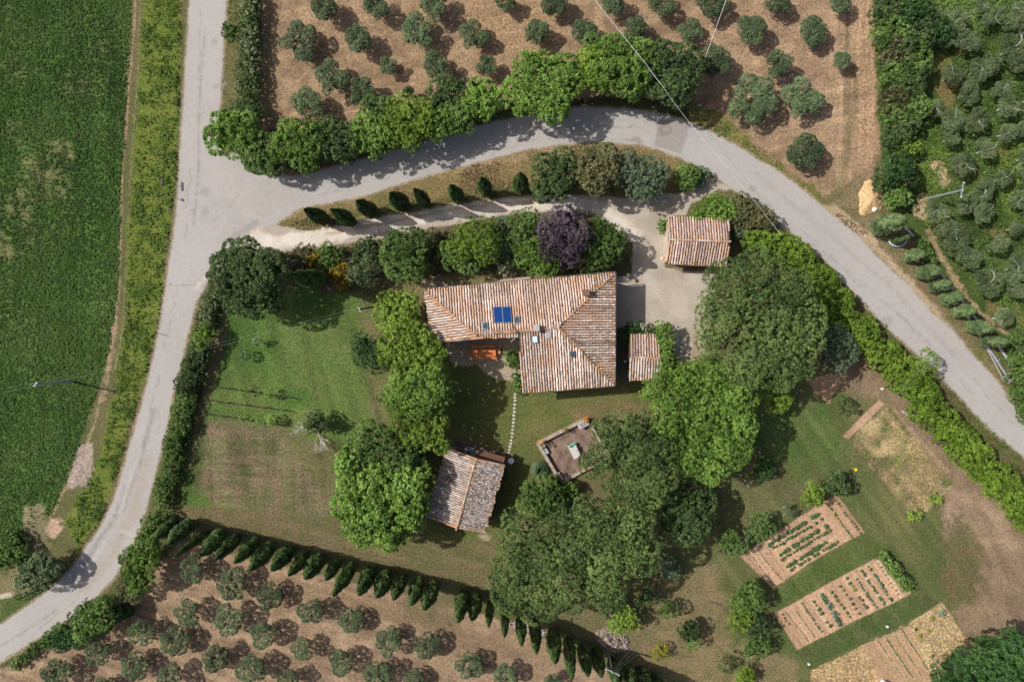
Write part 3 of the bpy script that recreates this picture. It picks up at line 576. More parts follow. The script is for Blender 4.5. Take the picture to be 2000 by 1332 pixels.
ORANGE = plain("terracotta", (.50, .20, .075), .85, var=.25, scale=9); STUCCO = plain("pale_stucco", (.50, .42, .32), .9, var=.12, scale=2, bump=.2)
STONE = plain("field_stone", (.34, .29, .235), .95, var=.35, scale=3.5, bump=.8); GLASS = plain("window_glass", (.03, .04, .05), .05, var=0, spec=.9)
WOOD = plain("brown_wood", (.16, .085, .045), .7, var=.2, scale=9); METAL = plain("grey_zinc", (.30, .32, .34), .45, .7, .1); WHITE = plain("white_paint", (.75, .75, .73), .6, var=.06)
GREYP = plain("grey_concrete", (.36, .34, .32), .9, var=.2, scale=4, bump=.3)
class Plane:
    """a roof slope: three picture points with heights, the rest found on the slope"""
    def __init__(s, a, b, c):
        A, B, C_ = (P(*q) for q in (a, b, c)); s.A = A; s.n = (B - A).cross(C_ - A).normalized()
        if s.n.z < 0: s.n = -s.n
    def at(s, px, py):
        d = ray(px, py); o = Vector((0, 0, H)); t = (s.A - o).dot(s.n) / d.dot(s.n); return o + d * t
    def frame(s):
        up = Vector((0, 0, 1)); vdir = (up - s.n * up.dot(s.n)).normalized(); u = vdir.cross(s.n).normalized(); return u, vdir
def roof_mesh(name, faces, mode, sp=.27, ln=.36, seed=1, edge_p=.05, slab=.12):
    """faces: list of (plane, [(px,py)...]); rows of half-round tiles over a thin bed"""
    rng = np.random.default_rng(seed); V = []; Fc = []; Cl = []; Mi = []
    for fi, (pl, poly) in enumerate(faces):
        pts = [pl.at(*q) for q in poly]; u, v = pl.frame(); o = pts[0]
        q2 = np.array([((p - o).dot(u), (p - o).dot(v)) for p in pts]); n0 = len(V)
        tri = tessellate_polygon([[Vector((a, b, 0)) for a, b in q2]])
        top = [p for p in pts]; bot = [p - pl.n * slab for p in pts]; V += [tuple(p) for p in top + bot]; k = len(pts)
        for t in tri:
            Fc.append([n0 + i for i in t]); Fc.append([n0 + k + i for i in reversed(t)]); Mi += [1, 1]; Cl += [(.1, .07, .05)] * 2
        for i in range(k):
            j = (i + 1) % k; Fc.append([n0 + i, n0 + j, n0 + k + j, n0 + k + i]); Mi.append(1); Cl.append((.1, .07, .05))
        (u0, v0), (u1, v1) = q2.min(0), q2.max(0)
        off = rng.random() * .1
        cols = []
        for ci, uu in enumerate(np.arange(u0 + sp * .45, u1, sp)):
            gran = (mode[fi] if isinstance(mode, list) else mode) == 'slate'; ph = rng.uniform(-.06, .06) * (2.5 if gran else 1); cv = rng.normal(0, .03 if gran else .13)
            for vv in np.arange(v0 + off * .1, v1, ln * (.6 if gran else 1)):
                cols.append((uu + rng.normal(0, .018 if gran else .012), vv + ln * .5 + ph, cv))
        cols = np.array(cols); x, y = cols[:, 0], cols[:, 1]; ins = np.zeros(len(x), bool); de = np.full(len(x), 1e9)
        for i in range(k):
            ax, ay = q2[i]; bx, by = q2[(i + 1) % k]
            ins ^= ((ay > y) != (by > y)) & (x < (bx - ax) * (y - ay) / (by - ay + 1e-12) + ax)
            t = np.clip(((x - ax) * (bx - ax) + (y - ay) * (by - ay)) / ((bx - ax) ** 2 + (by - ay) ** 2 + 1e-9), 0, 1)
            de = np.minimum(de, np.hypot(x - ax - t * (bx - ax), y - ay - t * (by - ay)))
        cols = cols[ins]; de = de[ins]; md = mode[fi] if isinstance(mode, list) else mode
        tc_ = tile_colors(len(cols), rng, md, edge_p); ee = (de < .36) & (rng.random(len(cols)) < .40); tc_[ee] = np.array([.44, .25, .11]) * rng.uniform(.7, 1.2, (ee.sum(), 1))
        tc_ *= (1 + cols[:, 2:3] * 1.6); om = fbm(cols[:, 0] + 40 + fi * 9, cols[:, 1] + 30, 2.2, 77, 2)
        if md == 'house':
            w_ = sstep((om - .56) / .12)[:, None] * .55; tc_ = tc_ * (1 - w_) + np.array([.47, .24, .13]) * w_
            if fi == 0:
                for qx, qy, rr_, am in ((1040, 600, 2.6, .55), (1075, 560, 1.8, .35), (990, 640, 1.6, .5), (900, 640, 1.8, .3)):
                    qq = pl.at(qx, qy) - o; w_ = (am * np.exp(-((cols[:, 0] - qq.dot(u)) ** 2 + (cols[:, 1] - qq.dot(v)) ** 2) / rr_ ** 2) * rng.uniform(.3, 1.3, len(cols)))[:, None].clip(0, 1); tc_ = tc_ * (1 - w_) + np.array([.56, .30, .18]) * w_
            w_ = sstep((.40 - om) / .1)[:, None] * .5; tc_ = tc_ * (1 - w_) + tc_ * .55 * w_
        for (uu, vv, _), cc in zip(cols, tc_):
            a0 = rng.normal(0, .012); r0, r1 = (sp * .44, sp * .36) if md == 'slate' else (sp * .35, sp * .30); l2 = ln * (.36 if md == 'slate' else .56)
            cen = o + u * float(uu) + v * float(vv); ring = []
            for vo, r, lift in ((-l2, r0, .045), (l2, r1, .012)):
                for th in (0.0, .25, .5, .75, 1.0):
                    a = math.pi * th; ring.append(cen + v * vo + u * (math.cos(a) * r + a0 * vo * 3) + pl.n * (math.sin(a) * r * .85 + lift))
            n0 = len(V); V += [tuple(p) for p in ring]
            for i in range(4): Fc.append([n0 + i, n0 + i + 1, n0 + 6 + i, n0 + 5 + i]); Mi.append(0); Cl.append(cc)
            Fc.append([n0 + 4, n0 + 3, n0 + 2, n0 + 1, n0]); Mi.append(0); Cl.append(np.array(cc) * .6)
    return finish_tiles(name, V, Fc, Cl, Mi)
def finish_tiles(name, V, Fc, Cl, Mi):
    me = bpy.data.meshes.new(name); me.from_pydata(V, [], Fc); me.materials.append(TILE); me.materials.append(UNDER)
    me.polygons.foreach_set('material_index', Mi); a = me.attributes.new('Col', 'FLOAT_COLOR', 'FACE')
    a.data.foreach_set('color', np.concatenate([np.array(Cl, float), np.ones((len(Cl), 1))], 1).astype(np.float32).ravel()); me.update(); return me
def ridge_mesh(name, lines, r=.105, ln=.40, seed=3, pal=((.40, .18, .08), (.32, .17, .10), (.26, .19, .15), (.11, .07, .05))):
    rng = np.random.default_rng(seed); V = []; Fc = []; Cl = []; Mi = []
    for a, b in lines:
        d = (b - a); L_ = d.length; d = d / L_; s = d.cross(Vector((0, 0, 1))).normalized(); up = s.cross(d)
        if up.z < 0: up = -up
        run = 0
        for t in np.arange(0, L_ - .1, ln * .88):
            if run <= 0: cc = np.array(pal[rng.choice(len(pal))]) ; run = rng.integers(1, 4)
            run -= 1; c1 = cc * rng.uniform(.75, 1.15); n0 = len(V)
            for vo, rr, lf in ((t, r * 1.1, .05), (t + ln, r * .92, .02)):
                for th in np.linspace(-.05, 1.05, 6):
                    an = math.pi * th; V.append(tuple(a + d * vo + s * math.cos(an) * rr + up * (math.sin(an) * rr * .8 + lf)))
            for i in range(5): Fc.append([n0 + i, n0 + i + 1, n0 + 7 + i, n0 + 6 + i]); Mi.append(0); Cl.append(c1)
            Fc.append([n0 + 5, n0 + 4, n0 + 3, n0 + 2, n0 + 1, n0]); Mi.append(0); Cl.append(c1 * .6)
    return finish_tiles(name, V, Fc, Cl, Mi)
def rel(me, loc):
    import mathutils
    me.transform(mathutils.Matrix.Translation(-Vector(loc))); return me
def walls(name, pts, parent, mat, loc, inset=.40, drop=.16):
    """pts: roof outline as 3D points (with any gable peaks); walls below it"""
    c = sum(pts, Vector()) / len(pts); q = []
    n = len(pts)
    for i, p in enumerate(pts):
        a = pts[i - 1]; b = pts[(i + 1) % n]; d1 = (p - a); d1.z = 0; d2 = (b - p); d2.z = 0; d1.normalize(); d2.normalize()
        n1 = Vector((-d1.y, d1.x, 0)); n2 = Vector((-d2.y, d2.x, 0)); m = (n1 + n2); m = m / max(.5, 1 + n1.dot(n2))
        if OUT[0] : m = -m
        q.append(Vector((p.x, p.y, 0)) + m * inset + Vector((0, 0, p.z - drop)))
    V = []; Fc = []
    for p in q: V += [(p.x - loc[0], p.y - loc[1], -.1), (p.x - loc[0], p.y - loc[1], p.z)]
    for i in range(n): j = (i + 1) % n; Fc.append((2 * i, 2 * j, 2 * j + 1, 2 * i + 1))
    me = bpy.data.meshes.new(name); me.from_pydata(V, [], Fc); me.materials.append(mat); me.update(); return link(name, me, parent), q
OUT = [False]
def opening(parent, q, i, t, w_, h_, z0, kind, loc):
    """door or window set in wall i at fraction t"""
    a = q[i]; b = q[(i + 1) % len(q)]; d = Vector((b.x - a.x, b.y - a.y, 0)); L_ = d.length; d.normalize(); nrm = Vector((d.y, -d.x, 0))
    cen_all = sum(q, Vector()) / len(q)
    c = Vector((a.x, a.y, 0)) + d * L_ * t
    if (c + nrm - Vector((cen_all.x, cen_all.y, 0))).length < (c - nrm - Vector((cen_all.x, cen_all.y, 0))).length: nrm = -nrm
    rz = math.atan2(d.y, d.x); c = c - Vector((loc[0], loc[1], 0))
    m = MB(); m.box(tuple(c + nrm * .02 + Vector((0, 0, z0 + h_ / 2))), (w_, .05, h_), rz)
    o = m.build(kind, GLASS if kind == 'window' else WOOD, parent)
    f = MB()
    for sx in (-1, 1):
        p = c + nrm * .03 + d * (sx * (w_ / 2 + .05)); f.box((p.x, p.y, z0 + h_ / 2), (.10, .09, h_ + .2), rz)
    for zz in (z0 - .05, z0 + h_ + .05): p = c + nrm * .033; f.box((p.x, p.y, zz), (w_, .085, .10), rz)
    f.build('frame', WOOD if kind == 'window' else GREYP, o)
    if kind == 'window':
        for sx in (-1, 1): s = MB(); p = c + nrm * .07 + d * (sx * (w_ * .75 + .11)); s.box((p.x, p.y, z0 + h_ / 2), (w_ / 2, .04, h_), rz); s.build('shutter', plain("green_shutter", (.05, .09, .06), .6, var=.1), o)
    else:
        k = MB(); p = c + nrm * .09 + d * (w_ * .36); k.box((p.x, p.y, z0 + 1.05), (.03, .05, .14), rz); k.build('handle', METAL, o)

# --- farmhouse
loc = P(1080, 655, 0); HE = 4.3; HR = 5.95
fh = empty('farmhouse', loc); tag(fh, 'large L-shaped farmhouse with weathered clay tile roof, blue solar panels and roof windows', 'house')
plN = Plane((829, 566, HE), (1201, 533, HE), (1091, 638, HR))
plE = Plane((1201, 533, HE), (1200, 752, HE), (1091, 638, HR))
plS = Plane((1020, 767, HE), (1200, 752, HE), (1091, 640, HR))
R0 = plN.at(924, 651)
plW = Plane((829, 566, HE), (843, 669, HE), (924, 651, R0.z))
plSs = Plane((924, 651, R0.z), (1014, 647, R0.z), (1014, 659, R0.z - .28))
faces = [(plN, [(829, 566), (1201, 533), (1091, 639), (1014, 648), (924, 651)]), (plE, [(1201, 533), (1200, 752), (1091, 639)]),
         (plS, [(1020, 767), (1014, 649), (1091, 639), (1200, 752)]), (plW, [(829, 566), (924, 651), (940, 661), (843, 669)]), (plSs, [(924, 651), (1014, 648), (1014, 657), (940, 661)])]
roof = link('roof', rel(roof_mesh('roof', faces, 'house', seed=5), loc), fh)
rid = link('ridge_tiles', rel(ridge_mesh('ridge_tiles', [(plN.at(924, 651), plN.at(1014, 648)), (plN.at(1014, 648), plN.at(1091, 639)), (plN.at(829, 567), plN.at(924, 651)), (plN.at(1091, 639), plN.at(1200, 534)), (plE.at(1091, 639), plE.at(1200, 751)), (plW.at(845, 668), plW.at(940, 660))], seed=9), loc), roof)
OUT[0] = True
outl = [P(829, 566, HE), P(1201, 533, HE), P(1200, 752, HE), P(1020, 767, HE), plSs.at(1014, 657), plSs.at(940, 661), P(843, 669, HE)]
wl, q = walls('wall', outl, fh, STONE, loc)
for i, t, k in ((0, .12, 'window'), (0, .35, 'window'), (0, .62, 'door'), (0, .82, 'window'), (1, .25, 'window'), (1, .55, 'door'), (1, .8, 'window'), (2, .25, 'window'), (2, .7, 'door'), (3, .4, 'door'), (5, .3, 'window'), (5, .7, 'door'), (6, .5, 'window')):
    opening(fh, q, i, t, .8 if k == 'window' else 1.0, 1.0 if k == 'window' else 2.1, 1.1 if k == 'window' else .0, k, loc)
def on_roof(name, pl, px, py, w_, h_, th, mat, parent, lift=.12, loc=loc):
    """a flat box lying on the slope: w_ along the eave, h_ up the slope"""
    c = pl.at(px, py) + pl.n * (lift + th / 2) - Vector(loc); u, v = pl.frame(); V = []
    for dz in (-th / 2, th / 2):
        for a, b in ((-1, -1), (1, -1), (1, 1), (-1, 1)): V.append(tuple(c + u * a * w_ / 2 + v * b * h_ / 2 + pl.n * dz))
    m = MB(); m.add(V, [(3, 2, 1, 0), (4, 5, 6, 7), (0, 1, 5, 4), (1, 2, 6, 5), (2, 3, 7, 6), (3, 0, 4, 7)]); return m.build(name, mat, parent)
BLUE = plain("solar_absorber_blue", (.006, .040, .17), .12, var=.12, scale=1.5, spec=.6)
for px in (973.2, 990.2):
    p = on_roof('solar_panel', plN, px, 616, .90, 1.72, .07, METAL, fh, .16)
    on_roof('absorber', plN, px, 616, .80, 1.62, .012, BLUE, p, .232)
for px, py, w_, h_, pl, g in ((948, 638, .60, .80, plN, 0), (1009.5, 626, .60, .76, plN, 0), (1044.5, 661.5, .62, .82, plS, 1), (1118, 690.5, .46, .62, plS, 0)):
    p = on_roof('skylight', pl, px, py, w_, h_, .12, METAL, fh, .12); 
    on_roof('glass', pl, px, py, w_ * .74, h_ * .76, .012, plain("sky_lit_glass", (.60, .70, .74), .15, var=.05) if g else plain("dark_skylight_glass", (.05, .07, .08), .1, var=0, spec=.7), p, .242)  # the one pale pane has the sky's reflection put into its base colour
    if g: p['label'] = 'roof window with a sky reflection coloured into its pale glass'
on_roof('roof_hatch', plS, 1071, 654, .55, .68, .08, GREYP, fh, .10)
m = MB(); c = plN.at(1047, 640) - loc; m.box((c.x, c.y, c.z + .25), (.50, .55, 1.0)); m.box((c.x, c.y, c.z + .80), (.62, .66, .08)); m.build('chimney', GREYP, fh)
c = plN.at(1142, 572) - loc; m = MB(); m.box((c.x, c.y, c.z + .25), (.58, .50, 1.0), .09); 
ch = m.build('chimney', plain("brick_chimney", (.22, .13, .09), .9, var=.3, scale=8), fh)
m = MB()
for sx in (-1, 1):
    for sy in (-1, 1): m.box((c.x + sx * .22, c.y + sy * .18, c.z + .84), (.10, .10, .18), .09)
m.box((c.x, c.y, c.z + .97), (.72, .62, .07), .09); m.build('chimney_cap', plain('dark_roof_brick', (.17, .09, .06), .9, var=.3), ch)
m = MB(); m.tube([plN.at(999, 630) + plN.n * .12 - loc, plN.at(1005, 641) + plN.n * .12 - loc, plN.at(1012, 652) + plN.n * .2 - loc, P(1013, 659, 5.2) - loc], .035, 6); m.build('pipe', plain("black_rubber", (.02, .02, .02), .6), fh)
m = MB(); a = P(1010, 656, 5.6) - loc; b = P(998, 668, 6.0) - loc; m.tube([P(1011, 656, 4.6) - loc, a, P(1010, 656, 6.4) - loc], .025, 6); m.tube([a, b], .03, 6)
for t in (.2, .4, .6, .8):
    c = a.lerp(b, t); m.tube([c + Vector((.12, .12, 0)), c - Vector((.12, .12, 0))], .012, 4)
m.box(tuple(a + Vector((.05, .05, .1))), (.35, .25, .12), .7); m.build('antenna', plain("light_metal", (.62, .62, .60), .4, .3, .05), fh)
def gutter(parent, pts, loc, r=.05):
    m = MB(); m.tube([p - Vector(loc) for p in pts], r, 8); return m.build('gutter', plain('dull_copper', (.16, .13, .11), .6, .3, .15), parent)
gutter(fh, [P(828, 564, HE - .05), P(1202, 531, HE - .05)], loc); gutter(fh, [P(1203, 532, HE - .05), P(1202, 753, HE - .05)], loc); gutter(fh, [P(1201, 754, HE - .05), P(1020, 769, HE - .05)], loc)

# --- garage with two slopes
loc = P(1362, 472, 0); he, hr = 2.7, 3.7
ga = empty('garage', loc); tag(ga, 'open-fronted garage with pinkish clay tile roof beside the gravel court', 'garage')
p1 = Plane((1304, 424, he), (1424, 427, he), (1366, 470, hr)); p2 = Plane((1300, 515, he), (1412, 519, he), (1366, 470, hr))
p1 = Plane((1304, 424, he), (1424, 427, he), (1306, 468, hr)); p2 = Plane((1302, 515, he), (1420, 520, he), (1306, 468, hr))
roof = link('roof', rel(roof_mesh('roof', [(p1, [(1304, 424), (1424, 427), (1425, 472), (1306, 468)]), (p2, [(1306, 468), (1425, 472), (1421, 520), (1302, 515)])], 'garage', sp=.28, seed=12), loc), ga)
link('ridge_tiles', rel(ridge_mesh('ridge_tiles', [(p1.at(1306, 468), p1.at(1425, 472))], seed=4, pal=((.42, .20, .14), (.40, .27, .2), (.45, .38, .32))), loc), roof)
outl = [P(1304, 424, he), P(1424, 427, he), p1.at(1425, 472), P(1421, 520, he), P(1302, 515, he), p1.at(1306, 468)]
m = MB(); 
wl, q = walls('wall', outl, ga, STUCCO, loc, .3)
opening(ga, q, 3, .5, 4.4, 2.1, 0, 'door', loc)
gutter(ga, [P(1300, 516.5, he - .05), P(1421, 521.5, he - .05)], loc)

# --- small shed
loc = P(1260, 698, 0); he, hr = 2.3, 2.75
sh = empty('shed', loc); tag(sh, 'small tiled shed half covered by climbing vine, right of the farmhouse', 'shed')
p1 = Plane((1230, 653, he), (1284, 653, he), (1230, 697, hr)); p2 = Plane((1229, 743, he), (1292, 743, he), (1230, 697, hr))
roof = link('roof', rel(roof_mesh('roof', [(p1, [(1230, 653), (1284, 654), (1290, 697), (1229.5, 697)]), (p2, [(1229.5, 697), (1290, 697), (1293, 743), (1229, 743)])], ['garage', 'cottage'], sp=.285, seed=14, edge_p=.04), loc), sh)
outl = [P(1230, 653, he), P(1284, 653, he), p1.at(1290, 697), P(1293, 743, he), P(1229, 743, he), p1.at(1230, 697)]
wl, q = walls('wall', outl, sh, STUCCO, loc, .22); opening(sh, q, 4, .5, .9, 2.0, 0, 'door', loc)

# --- cottage
loc = P(910, 955, 0); he, hr = 3.0, 4.0
co = empty('cottage', loc); tag(co, 'small gabled cottage with grey lichen-covered tile roof at lower centre', 'house')
p1 = Plane((873, 874, he), (831, 1008, he), (929.5, 895, hr)); p2 = Plane((987, 908, he), (948, 1040, he), (929.5, 895, hr))
roof = link('roof', rel(roof_mesh('roof', [(p1, [(873, 874), (929.5, 895), (892, 1031), (831, 1008)]), (p2, [(929.5, 895), (987, 908), (948, 1040), (892, 1031)])], ['cottage', 'slate'], sp=.235, ln=.34, seed=21, edge_p=.015), loc), co)
link('ridge_tiles', rel(ridge_mesh('ridge_tiles', [(p1.at(929.5, 895), p1.at(892, 1031)), (p1.at(873, 875), p1.at(929, 896)), (p1.at(832, 1007), p1.at(892, 1030)), (p2.at(930, 896), p2.at(986, 909)), (p2.at(893, 1030), p2.at(948, 1039))], r=.10, seed=6, pal=((.45, .19, .07), (.40, .22, .13), (.42, .34, .27), (.42, .2, .1))), loc), roof)
outl = [P(873, 874, he), p1.at(929.5, 895), P(987, 908, he), P(948, 1040, he), p1.at(892, 1031), P(831, 1008, he)]
wl, q = walls('wall', outl, co, STONE, loc, .28)
for i, t, k in ((0, .5, 'window'), (1, .5, 'door'), (2, .3, 'window'), (2, .7, 'window'), (4, .5, 'window'), (5, .4, 'window')): opening(co, q, i, t, .75 if k == 'window' else .95, .9 if k == 'window' else 2.05, 1.0 if k == 'window' else 0, k, loc)
c = p1.at(875, 936) - loc; m = MB()
for dx, dy, sx, sy in ((-.22, 0, .10, .5), (.22, 0, .10, .5), (0, .2, .34, .1), (0, -.2, .34, .1)): m.box((c.x + dx, c.y + dy, c.z + .25), (sx, sy, .7), 0)
m.box((c.x, c.y, c.z + .25), (.33, .29, .5)); m.build('chimney', plain("brick_chimney", (.22, .13, .09)), co)

# --- low stone wall north of the house
loc = P(990, 548, 0); m = MB()
a, b = P(955, 552, 0), P(1036, 544, 0); m.box(tuple((a + b) / 2 - loc + Vector((0, 0, .3))), ((b - a).length, .35, .6), math.atan2((b - a).y, (b - a).x))
tag(m.build('garden_wall', STONE, None, loc), 'low pale stone wall along the north side of the farmhouse', 'wall')

# ------------------------------------------------------------------ sunken barbecue terrace
tl, tr_, br, bl = (1050, 864), (1145, 816), (1189, 890), (1096, 941)
loc = P(1118, 878, 0)
te = empty('terrace', loc); tag(te, 'square paved terrace inside low stone walls with brick floor', 'terrace')
pts = [P(*q, 0) for q in (tl, tr_, br, bl)]
PAVE = plain("old_brick_paving", (.215, .145, .11), .9, var=.5, scale=1.1, bump=.5)
m = MB(); rg = random.Random(4)
ux = (pts[1] - pts[0]); uy = (pts[3] - pts[0]); nxp, nyp = 36, 28
for i in range(nxp):
    for j in range(nyp):
        c = pts[0] + ux * (i + .5) / nxp + uy * (j + .5) / nyp - loc
        m.box((c.x, c.y, .03 + rg.uniform(-.006, .006)), (ux.length / nxp - .02, uy.length / nyp - .02, .06), math.atan2(ux.y, ux.x), mi=rg.choice((0, 0, 0, 1, 2)))
m.build('floor', [PAVE, plain("pink_paver", (.25, .165, .125), .9, var=.5, scale=1.1), plain("grey_paver", (.195, .15, .125), .9, var=.5, scale=1.1)], te)
for (a, b, th, h_, nm) in ((0, 1, .34, .62, 'wall'), (1, 2, .26, .45, 'wall'), (2, 3, .30, .45, 'wall'), (3, 0, .34, .62, 'wall')):
    A, B = pts[a], pts[b]; d = B - A; L_ = d.length; rz = math.atan2(d.y, d.x); m = MB(); n_ = int(L_ / .32)
    nrm = Vector((-d.y, d.x, 0)).normalized()
    for i in range(n_):
        for s in (0, 1):
            c = A + d * (i + .5) / n_ + nrm * (s - .5) * th * .5 - loc
            m.box((c.x, c.y, h_ / 2 - .05 + rg.uniform(-.02, .025)), (L_ / n_ - .012, th * .5 - .01, h_ + .1), rz + rg.uniform(-.02, .02), mi=rg.choice((0, 0, 1)))
    m.build(nm, [STONE, plain("pinkish_stone", (.36, .26, .20), .95, var=.3, scale=4, bump=.5)], te)
ang = math.atan2(ux.y, ux.x)
def at_box(name, px, py, sx, sy, sz, mat, label, cat, rz=0, group=None, z=0.0):
    m = MB(); m.box((0, 0, sz / 2), (sx, sy, sz), rz); return m.build(name, mat, None, P(px, py, 0) + Vector((0, 0, z)))
def table(px, py, lx, ly, rz, mat, label, name='table', z0=.0, cat='table', h_=.74):
    e = empty(name, P(px, py, 0) + Vector((0, 0, z0)), rz); tag(e, label, cat)
    m = MB(); m.box((0, 0, h_ - .02), (lx, ly, .04)); m.build('table_top', mat, e)
    for sx in (-1, 1):
        for sy in (-1, 1): m = MB(); m.box((sx * (lx / 2 - .08), sy * (ly / 2 - .08), (h_ - .04) / 2), (.06, .06, h_ - .04)); m.build('leg', WOOD, e)
    return e
t = table(1122, 881, .85, 1.25, ang, GREYP, 'pale rectangular table standing on the brick terrace', z0=.06)
m = MB(); m.box((0, 0, .745), (.80, 1.22, .012)); m.box((.2, .1, .80), (.16, .16, .1)); m.build('table_cloth', plain("pale_grey_cloth", (.46, .43, .41), .9, var=.06), t)
def chair(px, py, rz, seatm, framem, label, z0=0.0, group=None, s=1.0):
    e = empty('chair', P(px, py, 0) + Vector((0, 0, z0)), rz); tag(e, label, 'chair', group)
    m = MB(); m.box((0, 0, .44), (.42 * s, .42 * s, .04)); m.build('seat', seatm, e)
    m = MB(); m.box((0, -.20, .70), (.42 * s, .04, .42), rx=.12); m.build('backrest', seatm, e)
    for sx in (-1, 1):
        for sy in (-1, 1): m = MB(); m.tube([(sx * .18, sy * .18, 0), (sx * .17, sy * .17, .43)], .018, 5); m.build('leg', framem, e)
    return e
MINT = plain("mint_green_plastic", (.22, .60, .42), .5, var=.05)
chair(1113, 871.5, ang + math.pi, MINT, WHITE, 'mint green chair at the left end of the pale terrace table', .06, 'mint chairs on the terrace')
chair(1120.5, 867, ang + math.pi, MINT, WHITE, 'mint green chair nearer the terrace wall, right of the other mint chair', .06, 'mint chairs on the terrace')
e = empty('barbecue', P(1137, 826, 0) + Vector((0, 0, .06)), ang); tag(e, 'grey masonry barbecue counter in the top corner of the terrace', 'barbecue')
m = MB(); m.box((-.45, 0, .4), (.15, .6, .8)); m.box((.45, 0, .4), (.15, .6, .8)); m.box((0, .25, .4), (.75, .1, .8)); m.build('base', STONE, e)
m = MB(); m.box((0, 0, .84), (1.2, .68, .07)); m.build('counter', GREYP, e)
m = MB()
for k in range(9): m.tube([(-.32 + k * .08, -.25, .90), (-.32 + k * .08, .22, .90)], .012, 4)
m.build('grill', METAL, e)
for px, py, l_, lab in ((1065, 877, .9, 'short white bench against the left terrace wall'), (1092.5, 928, .95, 'white bench near the lower left corner of the terrace')):
    e = empty('bench', P(px, py, 0) + Vector((0, 0, .06)), math.atan2(uy.y, uy.x)); tag(e, lab, 'bench')
    m = MB(); [m.box((0, -.12 + k * .12, .43), (l_, .09, .03)) for k in range(3)]; m.build('seat', plain("weathered_white_wood", (.42, .42, .44), .8, var=.1), e)
    for sx in (-1, 1): m = MB(); m.box((sx * l_ * .38, 0, .21), (.06, .3, .41)); m.build('leg', GREYP, e)
def pot(px, py, r, h_, label, z=0.0, flower=None, mat=None, name='flower_pot', group=None, leafc='mid', pr=1.4, ph=.35):
    e = empty(name, P(px, py, 0) + Vector((0, 0, z))); tag(e, label, 'plant pot', group)
    m = MB(); m.lathe((0, 0, 0), [(r * .65, 0), (r * .9, h_ * .85), (r, h_ * .86), (r, h_), (r * .85, h_), (r * .8, h_ * .9)], 14); m.build('pot', mat or ORANGE, e)
    SEED[0] += 1
    link('plant', crown_mesh('plant', [(0, 0, h_ + ph * .4, r * pr, ph)], LM[flower or leafc], SEED[0], puff=0, cr=.08, leaf=.05, per=8, dens=60, fill=False), e); return e
FLO = leafmat("orange_blossom", (.25, .10, .01), (.75, .26, .01), (.85, .36, .02), .2, 0); LM['orange'] = FLO
LM['orange2'] = leafmat("marigold_blossom", (.10, .09, .01), (.60, .30, .01), (.75, .42, .02), .2, 0)
pot(1142.5, 816.5, .20, .3, 'orange flowering pot on the top corner of the terrace wall', .62, 'orange')
pot(1058.5, 859.5, .14, .25, 'small marigold pot on the left corner of the terrace wall', .62, 'orange2')
pot(1102, 837, .16, .2, 'small yellowish green plant pot midway along the upper terrace wall', .62, 'weed')
pot(1061, 869, .16, .35, 'pale round planter inside the left corner of the terrace', .06, None, WHITE, leafc='grey')
m = MB(); m.lathe((0, 0, 0), [(.02, .004), (.2, .004), (.22, .02), (.17, .03), (.02, .03)], 16); tag(m.build('drain_cover', plain("rusty_iron", (.07, .045, .035), .9), None, P(1084, 871, 0) + Vector((0, 0, .062))), 'dark round drain cover on the brick terrace floor', 'drain cover')
m = MB(); m.lathe((0, 0, 0), [(.02, .002), (.2, .002), (.22, .012), (.17, .02), (.02, .02)], 16); tag(m.build('drain_cover', plain("rusty_iron", (.07, .045, .035), .9), None, P(1244, 549, 0) + Vector((0, 0, .012))), 'dark round drain cover set in the gravel court', 'drain cover')

# ------------------------------------------------------------------ courtyard picnic set
OW = plain("orange_stained_wood", (.66, .21, .07), .6, var=.2, scale=6); rz0 = .0
e = empty('picnic_table', P(945, 688.5, 0), rz0); tag(e, 'orange-brown wooden table in the courtyard south of the farmhouse', 'table')
m = MB(); [m.box((0, -.28 + k * .14, .73), (2.62, .125, .04)) for k in range(5)]; m.build('table_top', OW, e)
for sx in (-1, 1):
    for sy in (-1, 1): m = MB(); m.box((sx * 1.1, sy * .22, .355), (.08, .08, .71)); m.build('leg', OW, e)
for px, py, lx, ly, lab in ((944, 676.5, 2.55, .34, 'long orange bench between the picnic table and the farmhouse'), (947, 698, 2.6, .34, 'long orange bench on the lawn side of the picnic table'),
                        (974.5, 685, .36, .60, 'short orange bench at the right end of the picnic table'), (916.5, 688.5, .36, .66, 'short orange bench at the left end of the picnic table')):
    e = empty('bench', P(px, py, 0), rz0); tag(e, lab, 'bench', 'orange benches around the picnic table')
    m = MB(); n_ = 2 if lx > 1 else 3
    if lx > 1: [m.box((0, -.085 + k * .17, .44), (lx, .155, .04)) for k in range(2)]
    else: [m.box((-.12 + k * .12, 0, .44), (.11, ly, .04)) for k in range(3)]
    m.build('seat', OW, e)
    for s in (-1, 1): m = MB(); m.box((s * lx * .4, 0, .21), (.07, ly * .8, .42)) if lx > 1 else m.box((0, s * ly * .36, .21), (lx * .8, .06, .42)); m.build('leg', OW, e)

